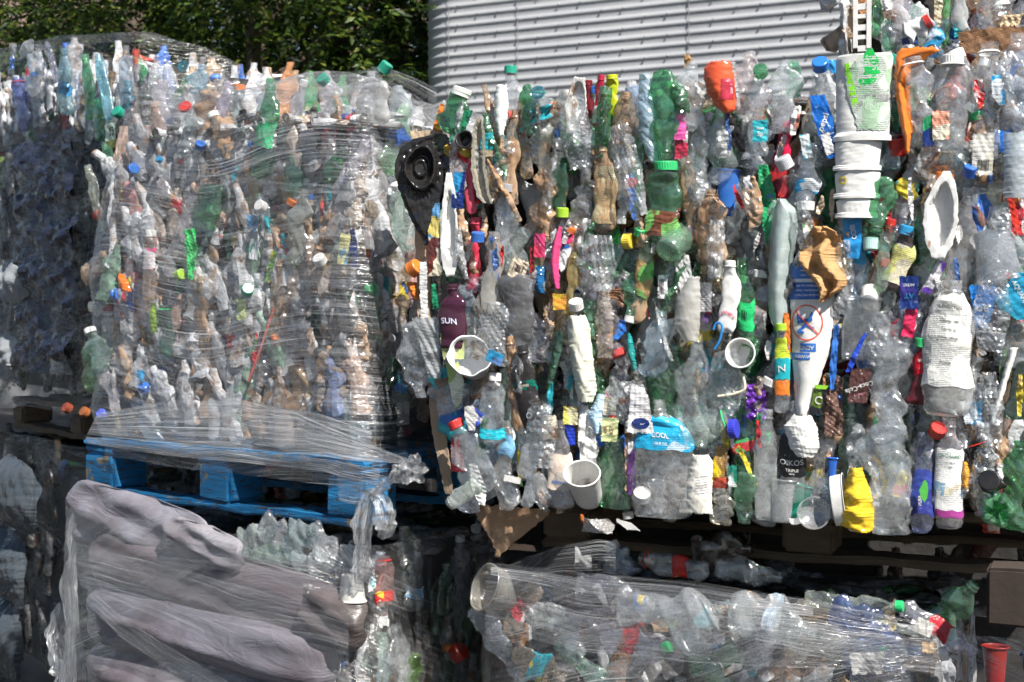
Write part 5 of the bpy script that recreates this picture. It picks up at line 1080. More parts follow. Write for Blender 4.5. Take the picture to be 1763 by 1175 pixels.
LC(425, 502, 24, 60, (.0, .4, .22), 'emerald cap in the middle of the wrapped bale', tilt=30, lm='emerald cap')
LL_(416, 533, 22, 38, (.6, .68, .25), 'pale lime label under the emerald cap', ink='yel')
strand(PL, [(471, 532), (450, 597), (428, 657)], .0035, (.75, .18, .15), 'long red drinking straw slanting under the film', 'drinking_straw', 'straw', offd=-.005)
V, F = ring_np(.013, .018); o = obj('cap_ring', mesh_np('ring', V[:, [0, 2, 1]], F, M['cap']), None, K['wht']); place(o, PL, 321, 669, 10, .0); tag(o, 'white plastic ring near the bottom of the wrapped bale', 'ring')
LC(249, 672, 22, 20, 'blu', 'cobalt cap low left in the wrapped bale', tilt=30, lm='cobalt cap')
LC(178, 716, 20, 20, (.1, .15, .7), 'blue cap touching the blue pallet at left', tilt=50, off=-.02)
SH(PL, [(638, 232, 250), (656, 234, 252)], 'sky', 'light blue film scrap above the cobalt cap', off=.0, cr=.008)
LBt(160, 620, 46, 110, 0, (.5, .8, .4), 'pale lime bottle bulging at the left edge under film', crumple=.2, milk=.1)
LC(554, 452, 26, 0, 'wht', 'white cap in the right half of the wrapped bale', tilt=50, lm='white cap in the right half')
LL_(592, 430, 22, 54, (.8, .75, .35), 'yellow printed label in the right half under the film', ink='sky', rot=8)
SH(PL, [(395, 600, 612), (430, 600, 618), (460, 606, 616)], 'nvy', 'dark blue label strip beside the yellow printed one', off=-.02)
LL_(634, 436, 12, 14, 'red', 'bright red bit near the corner of the wrapped bale', ink='ora', off=-.01)
LC(634, 497, 22, 80, 'grn', 'green cap near the corner of the wrapped bale', off=-.01)
LBt(650, 630, 38, 120, 32, (.88, .84, .8), 'clear bottle with white cap leaning right at the shaded end', cap='wht', neck=.017, off=-.02, crumple=.2)
LC(687, 674, 24, 10, 'blu', 'blue cap at the shaded end of the wrapped bale', tilt=20, off=.0, lm='blue cap at the shaded end')
LL_(697, 655, 40, 18, (.75, .8, .85), 'white and blue label above the blue cap, shaded end', ink='sky', rot=18, off=.0)
LL_(694, 712, 34, 40, (.7, .7, .68), 'white sheet label low at the shaded end', ink='gry', off=-.01)
LL_(703, 742, 20, 16, 'mar', 'crimson scrap low at the shaded end', ink='red', off=-.02)
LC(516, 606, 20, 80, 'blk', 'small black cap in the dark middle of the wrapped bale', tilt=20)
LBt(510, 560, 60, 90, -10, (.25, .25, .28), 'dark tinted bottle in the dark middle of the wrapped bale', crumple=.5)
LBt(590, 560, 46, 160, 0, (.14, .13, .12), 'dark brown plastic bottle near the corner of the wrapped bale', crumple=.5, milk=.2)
LBt(520, 390, 46, 130, 8, (.65, .68, .6), 'wrinkled grey bottle in the middle of the wrapped bale', crumple=.6, milk=.2, lm='wrinkled grey bottle')
LBt(480, 520, 36, 150, 6, (.65, .45, .28), 'brown stained bottle beside the red straw', dirt=.6)
LBt(350, 540, 34, 130, 0, (.7, .55, .38), 'tan muddy bottle in the lower middle of the wrapped bale', dirt=.7)
LL_(450, 232, 16, 36, (.05, .6, .25), 'vivid green label on the long green bottle', ink='grn', off=-.01)

# ============================================================ bale far left (mostly shaded, behind)
P = PF
B(PF, 36, 180, 56, 90, -6, (.05, .12, .55), 'deep blue bottle with red ring and barcode at far left', ring='red', kind='wide', neck=.022, bars=(.02, .02, .35), off=.02, lm='deep blue bottle at far left', milk=.15)
B(PF, 152, 150, 38, 110, -5, 'grn', 'bright green bottle on top of the far left bale', off=.03, milk=.1, crumple=.3, lm='bright green bottle on the far left bale')
B(PF, 170, 205, 40, 70, 0, (.03, .5, .2), 'second green bottle lower on the far left bale', off=.03, milk=.1, crumple=.3)
B(PF, 180, 150, 36, 120, -22, (.35, .75, .85), 'turquoise ribbed bottle slanting down right at far left', kind='water', off=.04, milk=.1, crumple=.2)
B(PF, 218, 140, 46, 84, 180, (.8, .85, .9), 'clear bottle base up beside the slanting turquoise bottle', kind='jug', off=.02, milk=.12, crumple=.15)
B(PF, 220, 165, 46, 50, 0, (.1, .45, .6), 'teal blue bottle under the upturned clear base', off=.03, milk=.2)
B(PF, 112, 140, 54, 110, 10, (.5, .8, .85), 'pale turquoise crushed bottle left of the bright green one', off=.03, milk=.1, label=(.3, .5, 'sky', 'wht', .6))
B(PF, 62, 120, 60, 90, 30, 'clr', 'clear crumpled bottle above the deep blue one', off=.02, milk=.15)
B(PFo, 283, 150, 90, 50, 82, 'clr', 'big clear bottle lying sideways behind the wrapped bale', kind='water', off=.02, milk=.15, crumple=.2)
B(PFo, 340, 150, 50, 80, 20, (.55, .75, .88), 'pale blue bottle behind the wrapped bale top', off=.02, milk=.15)
SH(PF, [(72, 22, 78), (84, 12, 80), (98, 10, 82)], (.75, .76, .74), 'flat clear clamshell lid lying on the far left bale', 'clamshell', 'clamshell', m='smooth', milk=.2, depth=bulge(.02), off=-.04)
o, sf, mm = LB(PF, R_(190, 228, 44, 28), (.55, .7, .55), 'pale green shipping label with bold dark characters', ink='lim', off=.05, print=.1, thick=.0005)
TX(o, sf, 'Y3', .04, 'blk', .012, 0, fw=2.5)
SH(PF, [(240, 168, 212), (256, 170, 214)], (.45, .48, .12), 'olive striped wrapper under the pale green label', off=.04)
CAP(PF, 208, 197, 22, 30, 'tl', 'emerald cap beside the pale green shipping label', tilt=60, off=.06)
def drape(U, V): return .03 * np.abs(np.sin(V * 7 + U * 1.2)) ** .6 + .012 * tri(V * 3.1 + U * .8 + .3 * np.sin(U * 5)) + .006 * tri(V * 7.3 - U * 1.3) + .006 * tri(U * 3 + V)
SH(PF, [(238, -60, 236), (300, -60, 236), (500, -60, 236), (640, -60, 200)], (.014, .02, .042), 'dark blue sheet with shade in its colour over the far left bale', 'shade_sheet', 'shade_sheet', m='gloss', cr=.016, off=.02, f0=.2, f1=2.6, nu=90, nv=110, depth=drape, dirt=.2)  # added sheet; near-black blue puts the bale side's shade into colour
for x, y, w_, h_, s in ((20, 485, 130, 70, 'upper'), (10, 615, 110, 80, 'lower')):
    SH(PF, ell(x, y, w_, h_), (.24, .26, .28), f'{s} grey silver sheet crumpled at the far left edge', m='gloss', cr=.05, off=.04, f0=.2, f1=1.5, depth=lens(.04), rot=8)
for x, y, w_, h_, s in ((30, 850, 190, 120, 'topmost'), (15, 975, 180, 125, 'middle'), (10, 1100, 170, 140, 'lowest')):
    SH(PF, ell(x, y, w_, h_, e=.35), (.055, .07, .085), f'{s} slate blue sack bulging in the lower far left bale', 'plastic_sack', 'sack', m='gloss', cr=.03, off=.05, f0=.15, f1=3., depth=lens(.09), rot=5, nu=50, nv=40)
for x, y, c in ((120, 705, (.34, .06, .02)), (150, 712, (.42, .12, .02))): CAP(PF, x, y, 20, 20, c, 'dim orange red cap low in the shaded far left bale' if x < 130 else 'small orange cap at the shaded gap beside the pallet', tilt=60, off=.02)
B(PF, 100, 600, 60, 90, 0, 'clr', 'round clear bottle base in the shade at far left', crumple=.2, off=.03)

# ============================================================ bale top right (behind, sunlit)
B(PT, 1508, 30, 22, 60, 0, 'grn', 'small green bottle at the left edge of the rear bale', off=.02)
B(PT, 1530, 60, 26, 50, 0, (.3, .7, .5), 'pale green bottle low in the rear bale', off=.02)
B(PT, 1545, 30, 34, 90, 0, (.82, .78, .8), 'milky pink tinted bottle in the rear bale', milk=.3, off=.03)
B(PT, 1580, 48, 36, 44, 62, 'wht', 'white bottle with red cap lying slanted in the rear bale', mat_='solid', cap='red', off=.05, neck=.02, lm='white bottle with red cap in the rear bale')
LB(PT, R_(1566, 66, 26, 22), 'nvy', 'navy label below the slanted white bottle', ink='wht', off=.05)
B(PT, 1606, 68, 34, 60, 0, (.35, .65, .9), 'sky blue label bottle in the rear bale', label=(.3, .8, 'sky', 'wht', .6), off=.04)
B(PT, 1632, 30, 12, 90, 0, (.1, .6, .1), 'slim lime green bottle in the rear bale', milk=.3, off=.03)
SH(PT, R_(1622, 20, 26, 50), (.55, .5, .35), 'tan wrapper beside the slim lime green bottle', off=.03)
SH(PT, R_(1650, 50, 14, 26), (.02, .45, .48), 'teal scrap at the right of the rear bale', off=.04)
B(PT, 1658, 18, 26, 70, 0, 'wht', 'white milky bottle upright in the rear bale', mat_='smooth', milk=.4, off=.04)
B(PT, 1700, 20, 40, 90, 6, 'clr', 'clear bottle right in the rear bale above the cardboard', off=.03)
SH(PT, [(26, 1728, 1760), (46, 1722, 1752)], (.65, .5, .32), 'small tan card at the right of the rear bale', m='paper', off=.04, name='cardboard_piece', cat='cardboard')
kz(PR, [(47, 1668, 1763), (52, 1652, 1790), (70, 1654, 1790), (90, 1656, 1790)], (.24, .13, .07), 'brown cardboard sheet between the unwrapped bale and the rear bale', off=-.12, dirt=0., jag=.003, lm=None)
# white perforated crate side
def crate():
    V, F = [], []
    Pn = PT; x0, x1 = 1471, 1499
    parts = []
    def bar(xa, xb, ya, yb, d=.012):
        a = Pn.at(xa, ya, .03); b = Pn.at(xb, yb, .03); du = (b - a); z0, z1 = sorted((a[2], b[2])); s0 = np.dot(a - Pn.a, Pn.u); s1 = np.dot(b - Pn.a, Pn.u)
        W, Fq = box_np(s0, s1, 0, d, z0, z1); parts.append((np.array([[*(Pn.a + Pn.u * v[0] + Pn.n * (.03 + v[1]))[:2], v[2]] for v in W]), Fq))
    o = None
    for i, (a, b) in enumerate(((1470, 1476.8), (1493.2, 1500))): bar(a, b, -120, 84)
    V, F = join(parts); o = obj('crate_side', mesh_np('crate', V, F, M['cap']), None, K['wht']); tag(o, 'white perforated plastic crate side against the silo', 'crate')
    for y in range(-118, 84, 18):
        parts.clear(); bar(1476.9, 1493.1, y, y + (6 if (y // 18) % 2 else 9), .009); V, F = join(parts); obj('crossbar', mesh_np('bar', V, F, M['cap']), o, K['wht'])
crate()

# ============================================================ lower right bale and gap
P = PB
CUP(PB, 862, 1018, 84, 70, -60, (.5, .46, .38), 'large cream cup mouth outward at the corner of the lower right bale', tilt=50, mat_='smooth', milk=.2, off=-.01, flat=.9, crumple=.1, lm='large cream cup', thick=.002)
B(PB, 1046, 1020, 60, 110, 90, (.9, .9, .92), 'clear bottle lying left with black nutrition label, lower right bale', kind='jug', label=(.1, .55, (.05, .05, .06), 'gry', .9), bars=(.02, .018, .35), off=.05, crumple=.15, lm='black nutrition label bottle')
LB(PB, R_(1004, 962, 30, 40), (.03, .03, .035), 'black barcode label at the top of the lower right bale', ink='wht', off=.0, print=.5)
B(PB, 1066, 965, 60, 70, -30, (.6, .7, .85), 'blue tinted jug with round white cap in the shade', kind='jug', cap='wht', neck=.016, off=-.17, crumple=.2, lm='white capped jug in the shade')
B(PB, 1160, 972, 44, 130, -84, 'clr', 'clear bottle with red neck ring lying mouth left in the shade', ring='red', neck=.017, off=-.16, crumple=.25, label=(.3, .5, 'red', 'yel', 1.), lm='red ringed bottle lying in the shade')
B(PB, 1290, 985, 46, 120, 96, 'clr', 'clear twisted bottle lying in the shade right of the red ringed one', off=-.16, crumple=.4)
B(PB, 1198, 1066, 110, 96, 60, (.9, .92, .93), 'big round clear bottle base bulging under the film', kind='jug', off=.05, crumple=.12, milk=.1, lm='big round clear base')
B(PB, 1120, 1050, 60, 120, 85, 'clr', 'clear bottle lying left of the big round base', off=.04, crumple=.3)
B(PB, 1330, 1075, 80, 150, 100, (.9, .95, .95), 'glossy clear bottle lying in the middle of the lower right bale', off=.05, crumple=.4, milk=.1, label=(.4, .55, 'wht', 'sky', .4))
B(PB, 1420, 1100, 70, 130, 75, (.9, .88, .8), 'smoky clear bottle lying left of the blue crumple', off=.045, crumple=.4)
B(PB, 1490, 1078, 66, 120, 110, (.12, .25, .65), 'shiny blue crumpled bottle in the lower right bale', off=.055, crumple=.6, lm='shiny blue crumpled bottle')
B(PB, 1520, 1125, 60, 130, 80, (.2, .35, .6), 'dull blue bottle under the shiny crumpled one', off=.05, crumple=.3)
LB(PB, R_(1494, 1142, 56, 36), (.62, .60, .56), 'pale paper label on the dull blue bottle', ink='gry', off=.10, rot=-8, print=.6)
LB(PB, R_(1590, 1080, 30, 26), (.78, .76, .7), 'small white torn label near the end of the sunlit film', ink='kr', off=.08, rot=20, print=.4)
LB(PB, R_(1600, 1115, 24, 18), (.6, .4, .2), 'small tan label below the torn white one', ink='kr', off=.08, print=.3)
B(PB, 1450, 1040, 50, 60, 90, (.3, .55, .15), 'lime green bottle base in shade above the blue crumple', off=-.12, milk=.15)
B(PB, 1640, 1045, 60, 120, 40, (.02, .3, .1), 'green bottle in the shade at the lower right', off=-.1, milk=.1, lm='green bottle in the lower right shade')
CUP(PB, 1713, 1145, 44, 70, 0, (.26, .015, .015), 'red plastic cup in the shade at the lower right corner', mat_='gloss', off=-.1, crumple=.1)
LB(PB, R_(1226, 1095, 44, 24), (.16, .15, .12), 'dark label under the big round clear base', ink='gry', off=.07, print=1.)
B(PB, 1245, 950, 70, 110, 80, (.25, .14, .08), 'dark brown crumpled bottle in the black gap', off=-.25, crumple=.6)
SH(PB, [(893, 1004, 1048), (905, 1002, 1056), (916, 1000, 1056)], (.62, .58, .55), 'crumpled sunlit plastic tray piece below the bale bottom', m='smooth', milk=.3, cr=.015, off=.10, lm=None, depth=bulge(.02))
SH(PB, [(887, 1000, 1004), (898, 1000, 1006)], 'ora', 'tiny orange tip below the bale bottom', off=.11)
SH(PB, [(896, 1060, 1066), (900, 1062, 1086), (912, 1080, 1102)], 'wht', 'small white scrap in the black gap', off=.08, cr=.001)
kz(PR, [(872, 800, 950), (880, 806, 948), (910, 828, 915), (940, 850, 880), (958, 856, 862)], (.40, .25, .15), 'brown cardboard wedge hanging under the bale corner', off=-.03, dirt=0., tx=-12, jag=.002)
kz(PB, [(938, 872, 920), (948, 870, 924)], (.45, .3, .2), 'splintered board end under the cardboard wedge', off=-.02, dirt=0.)
plank(PB, 1.16, 1.6, -.16, -.06, .985, 1.10, plain('dark brown wood', (.05, .034, .026), .9, 10, bump=.4), None, 'wood_block', 7); tag(bpy.data.objects['wood_block'], 'shaded brown wood block at the right edge of the black gap', 'wood block')  # darker brown than the pallet wood

# ============================================================ lower left bale (sacks, bottles)
P = PLL
CUP(PLL, 606, 1012, 56, 48, 178, (.62, .60, .56), 'pale cup with dark spiral mark under the film', mat_='solid', off=.02, flat=.7, crumple=.1, lm='pale spiral cup')
_c = bpy.data.objects[-1] if False else None
B(PLS, 661, 1000, 50, 84, 2, (.85, .5, .45), 'clear bottle with red neck ring and red yellow label, shaded side', ring='red', kind='wide', neck=.016, off=.03, crumple=.15, label=(.1, .3, 'red', 'yel', .8), lm='red ringed bottle on the shaded side')
B(PLS, 715, 1000, 56, 100, 10, 'clr', 'clear bottle with pale blue label on the shaded side', off=.02, crumple=.3, label=(.2, .38, (.3, .55, .75), 'wht', .8), lm='pale blue label bottle on the shaded side')
B(PLS, 768, 1015, 44, 90, 0, (.02, .28, .1), 'green bottle with slanted white letters on the shaded side', off=.02, crumple=.2, text=[('zip', .022, .55, 'wht', False, 60)], milk=.15)
B(PLS, 690, 1130, 60, 110, -8, 'clr', 'big clear bottle low on the shaded side', off=.04, crumple=.35, lm='big clear bottle low on the shaded side')
B(PLS, 712, 1150, 40, 50, 20, (.3, .55, .15), 'yellow green crumple low on the shaded side', off=.05, crumple=.6)
CAP(PLS, 784, 1128, 36, 0, 'red', 'red cap low on the shaded side', tilt=50, off=.02)
for i, (x, y, w_, h_, r, c) in enumerate(((440, 925, 60, 80, 70, (.8, .9, .86)), (480, 915, 56, 90, 100, 'clr'), (520, 930, 60, 90, 60, (.7, .85, .85)), (560, 940, 60, 90, 120, 'clr'), (470, 960, 50, 100, 85, (.5, .8, .6)), (540, 975, 56, 90, 80, (.75, .85, .85)), (400, 950, 50, 80, 110, 'clr'), (600, 960, 50, 60, 30, (.75, .8, .85)))):
    B(PLL, x, y, w_, h_, r, c, ['pale crinkled bottle at the left of the sunlit patch above the sacks', 'clear crinkled bottle high in the sunlit patch', 'aqua crinkled bottle in the middle of the sunlit patch', 'clear bottle right of the aqua one in the sunlit patch', 'pale green bottle low in the sunlit patch', 'grey green bottle bottom right in the sunlit patch', 'clear bottle nearest the grey sheet in the sunlit patch', 'bluish bottle under the knotted film'][i], off=.0, crumple=.4, milk=.12, lm='sunlit bottle patch' if i == 2 else None)
def sack(rows, col, label, depth, offd, cr=.008, **k):
    return SH(PLL, rows, col, label, 'plastic_sack', 'sack', 'sackm' if 'sackm' in M else 'solid', (lambda U, V: depth * np.sqrt(np.clip(1 - U ** 4, 0, 1)) * (1 - np.abs(V) ** 2.5) + .006 * np.sin(V * 7 + U * 3 + depth * 90) + .003 * np.sin(U * 8 - V * 5)), .003, cr, offd, f0=.06, f1=.6, smooth=True, dirt=.0, nu=70, nv=60, jag=0., **k)
sm, t_ = mat('lavender grey sheeting'); n_ = N(t_); v_, oi_, tc_, g_ = coords(n_)
h_ = n_.noise(n_('ShaderNodeMapping', {0: v_, 3: (1., 1., 2.2)}).outputs[0], 7., 5., .6, 1.2)
bp_ = n_('ShaderNodeBump', {'Height': h_, 'Strength': .5, 'Distance': .02}).outputs[0]
cc_ = n_.mix(n_.step(n_.noise(v_, 5., 5., .6), .4, .65), oi_.outputs['Color'], (.13, .11, .12, 1))
n_.out(n_('ShaderNodeBsdfPrincipled', {'Base Color': cc_, 'Roughness': .3, 'Normal': bp_}).outputs[0]); M['sackm'] = sm
LAV = (.36, .33, .37)
LAV = (.22, .215, .25)
sack(ell(232, 912, 380, 125, e=.25), LAV, 'lavender grey sheet folded over the top of the lower left bale', .03, .012, rot=7, lm='lavender grey sheet')
sack(ell(350, 938, 200, 70, e=.4), (.27, .26, .28), 'second folded grey sheet with a raised edge above the sacks', .03, .05, rot=9)
sack(ell(355, 1008, 640, 130, e=.22), (.13, .11, .115), 'upper brown grey sack, darkened with the shade below the fold', .05, .014, rot=4, lm='upper brown grey sack')  # brown tone includes the shadow below the folded sheet
sack(ell(355, 1094, 620, 132, e=.22), (.19, .18, .21), 'middle lavender grey sack bulging at the left', .09, .016, rot=1, lm='middle lavender sack')
sack(ell(355, 1200, 620, 160, e=.22), (.24, .235, .25), 'lowest pale grey sack at the bottom edge', .09, .016, rot=0)
sack(ell(575, 1060, 150, 110, e=.4), (.10, .085, .08), 'dark brown sack at the bottom right of the lower left bale', .05, .02, rot=6)

# ============================================================ plain bottles, named by what they lie beside
PREP = {0: 'right of', 1: 'below right of', 2: 'below', 3: 'below left of', 4: 'left of', 5: 'above left of', 6: 'above', 7: 'above right of'}
used = {}
def side(x, y, words):
    best = None
    for lx, ly, ph in LM:
        dx, dy = x - lx, y - ly; d = math.hypot(dx, dy)
        k = int(round(math.atan2(dy, dx) / (math.pi / 4))) % 8
        if (words, k, ph) in used: continue
        if best is None or d < best[0]: best = (d, k, ph)
    if best is None: return f'{words} among the others'
    used[(words, best[1], best[2])] = 1
    t = f'{words} {PREP[best[1]]} the {best[2]}'
    if len(t.split()) > 16: t = t.replace(' crushed', '')
    if len(t.split()) > 16: t = t.replace(' under the film', '').replace(' in the wrapped bale', '')
    return ' '.join(t.split()[:16])
rng = np.random.default_rng(77); rnd = random.Random(5)
# prototypes of plain crushed bottles
KINDS = ['soda', 'water', 'tall', 'wide', 'soda', 'water']
protos = []
for i in range(20):
    kd = KINDS[i % 6]; b = Bottle(kd, .065, .21, 900 + i, rnd.uniform(.4, .85), rnd.uniform(.3, .45), .0135 if kd != 'wide' else .017, nu=28, nv=46)
    top = b.S(np.array([0., math.pi]), np.array([1., 1.])).mean(0)
    protos.append((b.mesh(M['clear']), b.nrm * 1.16, top, b.band(.35, .62, M['print'])))
COLS = [('clear', (.90, .93, .95), 0., 11), ('hazy', (.86, .87, .88), .12, 5), ('smoky', (.7, .68, .66), .05, 3), ('muddy', (.82, .68, .52), .05, 7), ('pale blue', (.62, .78, .9), .05, 2), ('green', (.04, .45, .15), .0, 2), ('pale green', (.5, .8, .6), .05, 1)]
CAPS = [('white', 'wht', 6), ('blue', 'blu', 2), ('red', 'red', 1), ('green', 'grn', 1), ('orange', 'ora', 1), ('black', 'blk', 1)]
LABS = [('blue', (.03, .14, .5)), ('white', (.75, .75, .73)), ('red', (.6, .03, .04)), ('teal', (.02, .38, .45)), ('yellow', (.8, .62, .06)), ('brown', (.25, .13, .07))]
def pick(L): return rnd.choices(L, [l[-1] for l in L])[0]
MILK = {id(PL): .10, id(PS): .05}
def plain_bottle(pl, x, y, group, off, dirty=.5, rot=None, w=None, h=None, y0=None, y1=None):
    me, nr, top, lab = rnd.choice(protos); cn, col, milk, _ = pick(COLS)
    
    if pl is PL and 420 < y < 700 and rnd.random() < .4: cn, col, milk, _ = COLS[3]
    w_ = w or rnd.uniform(.038, .075); L_ = h or rnd.uniform(.10, .21)
    if y0 is not None:
        hp = L_ / mpp(pl, x, y) / 2; a_, b_ = (f(x) if callable(f) else f for f in (y0, y1))
        y = min(max(y, a_ + hp), b_ - hp)
    d = rnd.uniform(.45, .8) * dirty * 2 if cn == 'muddy' else rnd.uniform(0, .4) * dirty
    o = obj('crushed_bottle', me, None, tuple(c * rnd.uniform(.9, 1.05) for c in col), dirt=d, milk=milk + MILK.get(id(pl), 0.))
    r = rot + rnd.gauss(0, 32) if rot is not None else rnd.gauss(0, 20) + (180 if rnd.random() < .3 else 0)
    sx, sz = w_ / .065, L_ / .21
    sy = rnd.uniform(.8, 1.2) * min(sx, 1.1)
    place(o, pl, x, y, r, off, rnd.uniform(-7, 7), rnd.uniform(-18, 18), (sx, sy, sz))
    words0 = ('small ' if L_ < .15 else 'long ' if L_ > .215 else 'narrow ' if w_ < .052 else '') + f'{cn} crushed bottle'; words = words0
    if rnd.random() < .42:
        cp = pick(CAPS); c = obj('cap', cap_for(nr, .016), o, K[cp[1]]); c.location = (top[0], top[1], top[2] - .014); c.scale = (1, 1 / sy * sx, 1 / sz); words += f' with {cp[0]} cap'
    elif rnd.random() < .45:
        lb = rnd.choice(LABS); l = obj('label', lab, o, lb[1], ink=[*rnd.choice(LABS)[1], 1.], print=.9, dirt=d * .6); words += f' with {lb[0]} label'
    tag(o, side(x, y, words), 'bottle', group); return o
def scatter(pl, n, box, group, off, mind, avoid=None, **k):
    pts = []; x0, x1, y0, y1 = box; tries = 0
    while len(pts) < n and tries < n * 60:
        tries += 1; x, y = rnd.uniform(x0, x1), rnd.uniform(y0, y1)
        if any(((x - a) / mind[0]) ** 2 + ((y - b) / mind[1]) ** 2 < 1 for a, b in pts): continue
        if avoid and avoid(x, y): continue
        pts.append((x, y))
    for x, y in pts: plain_bottle(pl, x, y, group, off() if callable(off) else off, **k)
def topR(x): return 165 - (x - 800) * .07
def botR(x): return 865 + (x - 800) * .05
LMP = [(a, b) for a, b, _ in LM]
scatter(PR, 145, (775, 1790, 150, 880), 'plain crushed bottles in the unwrapped bale', lambda: rnd.uniform(-.015, .03), (34, 52), y0=lambda x: topR(x) + 5, y1=lambda x: botR(x) + 15)
scatter(PL, 95, (165, 620, 165, 745), 'plain crushed bottles in the wrapped bale', lambda: rnd.uniform(-.07, -.04), (33, 50), lambda x, y: (x < 240 and (y < 260 or y > 700)), dirty=.6, y0=lambda x: 138 if x > 240 else 180, y1=760)
scatter(PS, 14, (635, 745, 190, 740), 'plain crushed bottles in the wrapped bale', lambda: rnd.uniform(-.05, -.02), (26, 60), dirty=.4, y0=170, y1=790)
scatter(PF, 12, (5, 235, 95, 235), 'plain bottles on top of the far left bale', lambda: rnd.uniform(-.02, .01), (24, 28), dirty=.1)
scatter(PFo, 6, (245, 400, 120, 200), 'plain crushed bottles in the far left bale', lambda: rnd.uniform(-.02, .0), (30, 30), y0=lambda x: 95 + x * .1, y1=400)
scatter(PT, 16, (1505, 1763, 5, 80), 'plain crushed bottles in the rear bale', lambda: rnd.uniform(-.01, .03), (24, 22))
scatter(PB, 26, (850, 1620, 1040, 1170), 'plain crushed bottles in the lower right bale', lambda: rnd.uniform(-.02, .02), (60, 32), rot=90, dirty=.4)
scatter(PLS, 10, (650, 830, 920, 1170), 'plain crushed bottles in the lower left bale', lambda: rnd.uniform(-.01, .02), (40, 50))
# small label scraps and dirty slivers between the bottles
SCR = [('white', (.75, .75, .73)), ('blue', (.04, .10, .28)), ('grey', (.4, .4, .4)), ('white', (.7, .7, .68)), ('clay brown', (.42, .22, .1)), ('silver', (.5, .5, .52)), ('red', (.6, .03, .03)), ('green', (.02, .3, .1)), ('tan', (.55, .42, .28)), ('teal', (.02, .35, .42)), ('black', (.02, .02, .022)), ('yellow', (.75, .58, .05))]
def sliver(pl, x, y, group, off, kx=1.):
    cn, c = rnd.choice(SCR); w_ = rnd.uniform(7, 18) * kx; h_ = rnd.uniform(25, 75) * kx
    a = rnd.uniform(-.3, .3)
    o, _, _ = SH(pl, [(y - h_ / 2, x - w_ * rnd.uniform(.1, .5), x + w_ * rnd.uniform(.1, .5)), (y, x - w_ / 2, x + w_ / 2), (y + h_ / 2, x - w_ * rnd.uniform(.0, .5), x + w_ * rnd.uniform(.0, .5))], c, '', 'label_scrap', 'label scrap', rnd.choice(['print', 'print', 'foil']), cr=.009, off=off, rot=rnd.gauss(0, 12), ink=rnd.choice(SCR[:8])[1], print=.8, dirt=rnd.uniform(.1, .6), nu=12, nv=22, thick=.0005)
    tag(o, side(x, y, f'{cn} crumpled scrap'), 'label scrap', group)
for i in range(95):
    x = rnd.uniform(780, 1763); sliver(PR, x, rnd.uniform(topR(x) + 10, botR(x) - 20), 'scraps between the bottles of the unwrapped bale', rnd.uniform(.025, .05))
for i in range(36): sliver(PL, rnd.uniform(190, 615), rnd.uniform(190, 740), 'scraps under the film of the wrapped bale', rnd.uniform(-.05, -.025))

def shard(pl, x, y, off, kx=1., dark=1.):
    w_ = rnd.uniform(14, 40) * kx; h_ = rnd.uniform(50, 130) * kx; g = lambda a, b: rnd.uniform(a, b)
    cn, col, dd = rnd.choice([('clear', (.92, .94, .95), .1), ('clear', (.9, .92, .94), .3), ('rust stained', (.85, .72, .58), .75), ('rust stained', (.9, .8, .7), .6), ('milky', (.85, .86, .86), .2), ('green', (.05, .45, .16), .3), ('smoky', (.6, .58, .56), .3)])
    o, _, _ = SH(pl, [(y - h_ / 2, x - w_ * g(.05, .5), x + w_ * g(.05, .5)), (y - h_ * .2, x - w_ * g(.3, .5), x + w_ * g(.3, .5)), (y + h_ * .2, x - w_ * g(.3, .5), x + w_ * g(.3, .5)), (y + h_ / 2, x - w_ * g(.0, .4), x + w_ * g(.0, .4))], col, '', 'plastic_shard', 'plastic shard', 'clear', depth=bulge(g(.0, .02)), cr=.014, f1=4., off=off, rot=rnd.gauss(0, 16), ty=g(-25, 25), nu=14, nv=26, thick=.0007, dirt=dd, milk=.15 if cn == 'milky' else 0.)
    tag(o, side(x, y, f'{cn} folded shard'), 'plastic shard', 'folded plastic shards in the unwrapped bale' if pl is PR else 'folded plastic shards in the wrapped bale')
for i in range(130):
    x = rnd.uniform(775, 1763); shard(PR, x, rnd.uniform(topR(x) + 25, botR(x) - 45), rnd.uniform(.01, .05))
for i in range(60): shard(PL, rnd.uniform(180, 618), rnd.uniform(190, 720), rnd.uniform(-.06, -.03), .9)
# ============================================================ the film wraps
def tp(t, v):    # the wrapped bale leans in at its upper left
    z = np.asarray(v)[:, None]; a = np.exp(-((np.asarray(t)[None] - .30) / .07) ** 2)
    return -a * (.17 * np.clip((z - .62) / .38, 0, 1) ** 1.3 + .05 * np.clip((.12 - z) / .12, 0, 1))
A = off(PL, 0.02, .02)
path = [off(PL, .10, -1.0), off(PL, -.02, -.92), off(PL, -.04, -.5), off(PL, -.035, -.12), off(PL, .0, -.03), off(PL, .10, .015), off(PL, .5, .022), off(PL, 1.02, .018), off(PS, .02, .018), off(PS, .3, .02), off(PS, .96, .02), off(PS, 1.0, -.06)]
film_shell('stretch_wrap', path, 1.16, 2.17, 'clear streaky stretch film wound round the upper left bale', seed=3, nz=210, top_in=.22, amp=.014,
           zt=([0, .3, .36, .42, .5, .56, .615, .64, .72, 1.], [2.17, 2.17, 2.175, 2.185, 2.18, 2.185, 2.205, 2.20, 2.15, 2.12]), zb=([0, .3, .45, .6, .68, 1.], [1.21, 1.20, 1.185, 1.175, 1.17, 1.2]), taper=tp)
w_ = bpy.data.objects['stretch_wrap']
FB = .03
fb = band(PL, [(168, 712), (300, 690), (430, 690), (560, 712), (640, 745)], [(150, 748), (300, 764), (430, 774), (560, 784), (645, 800)], FB, seed=1, par=w_, bow=.02)
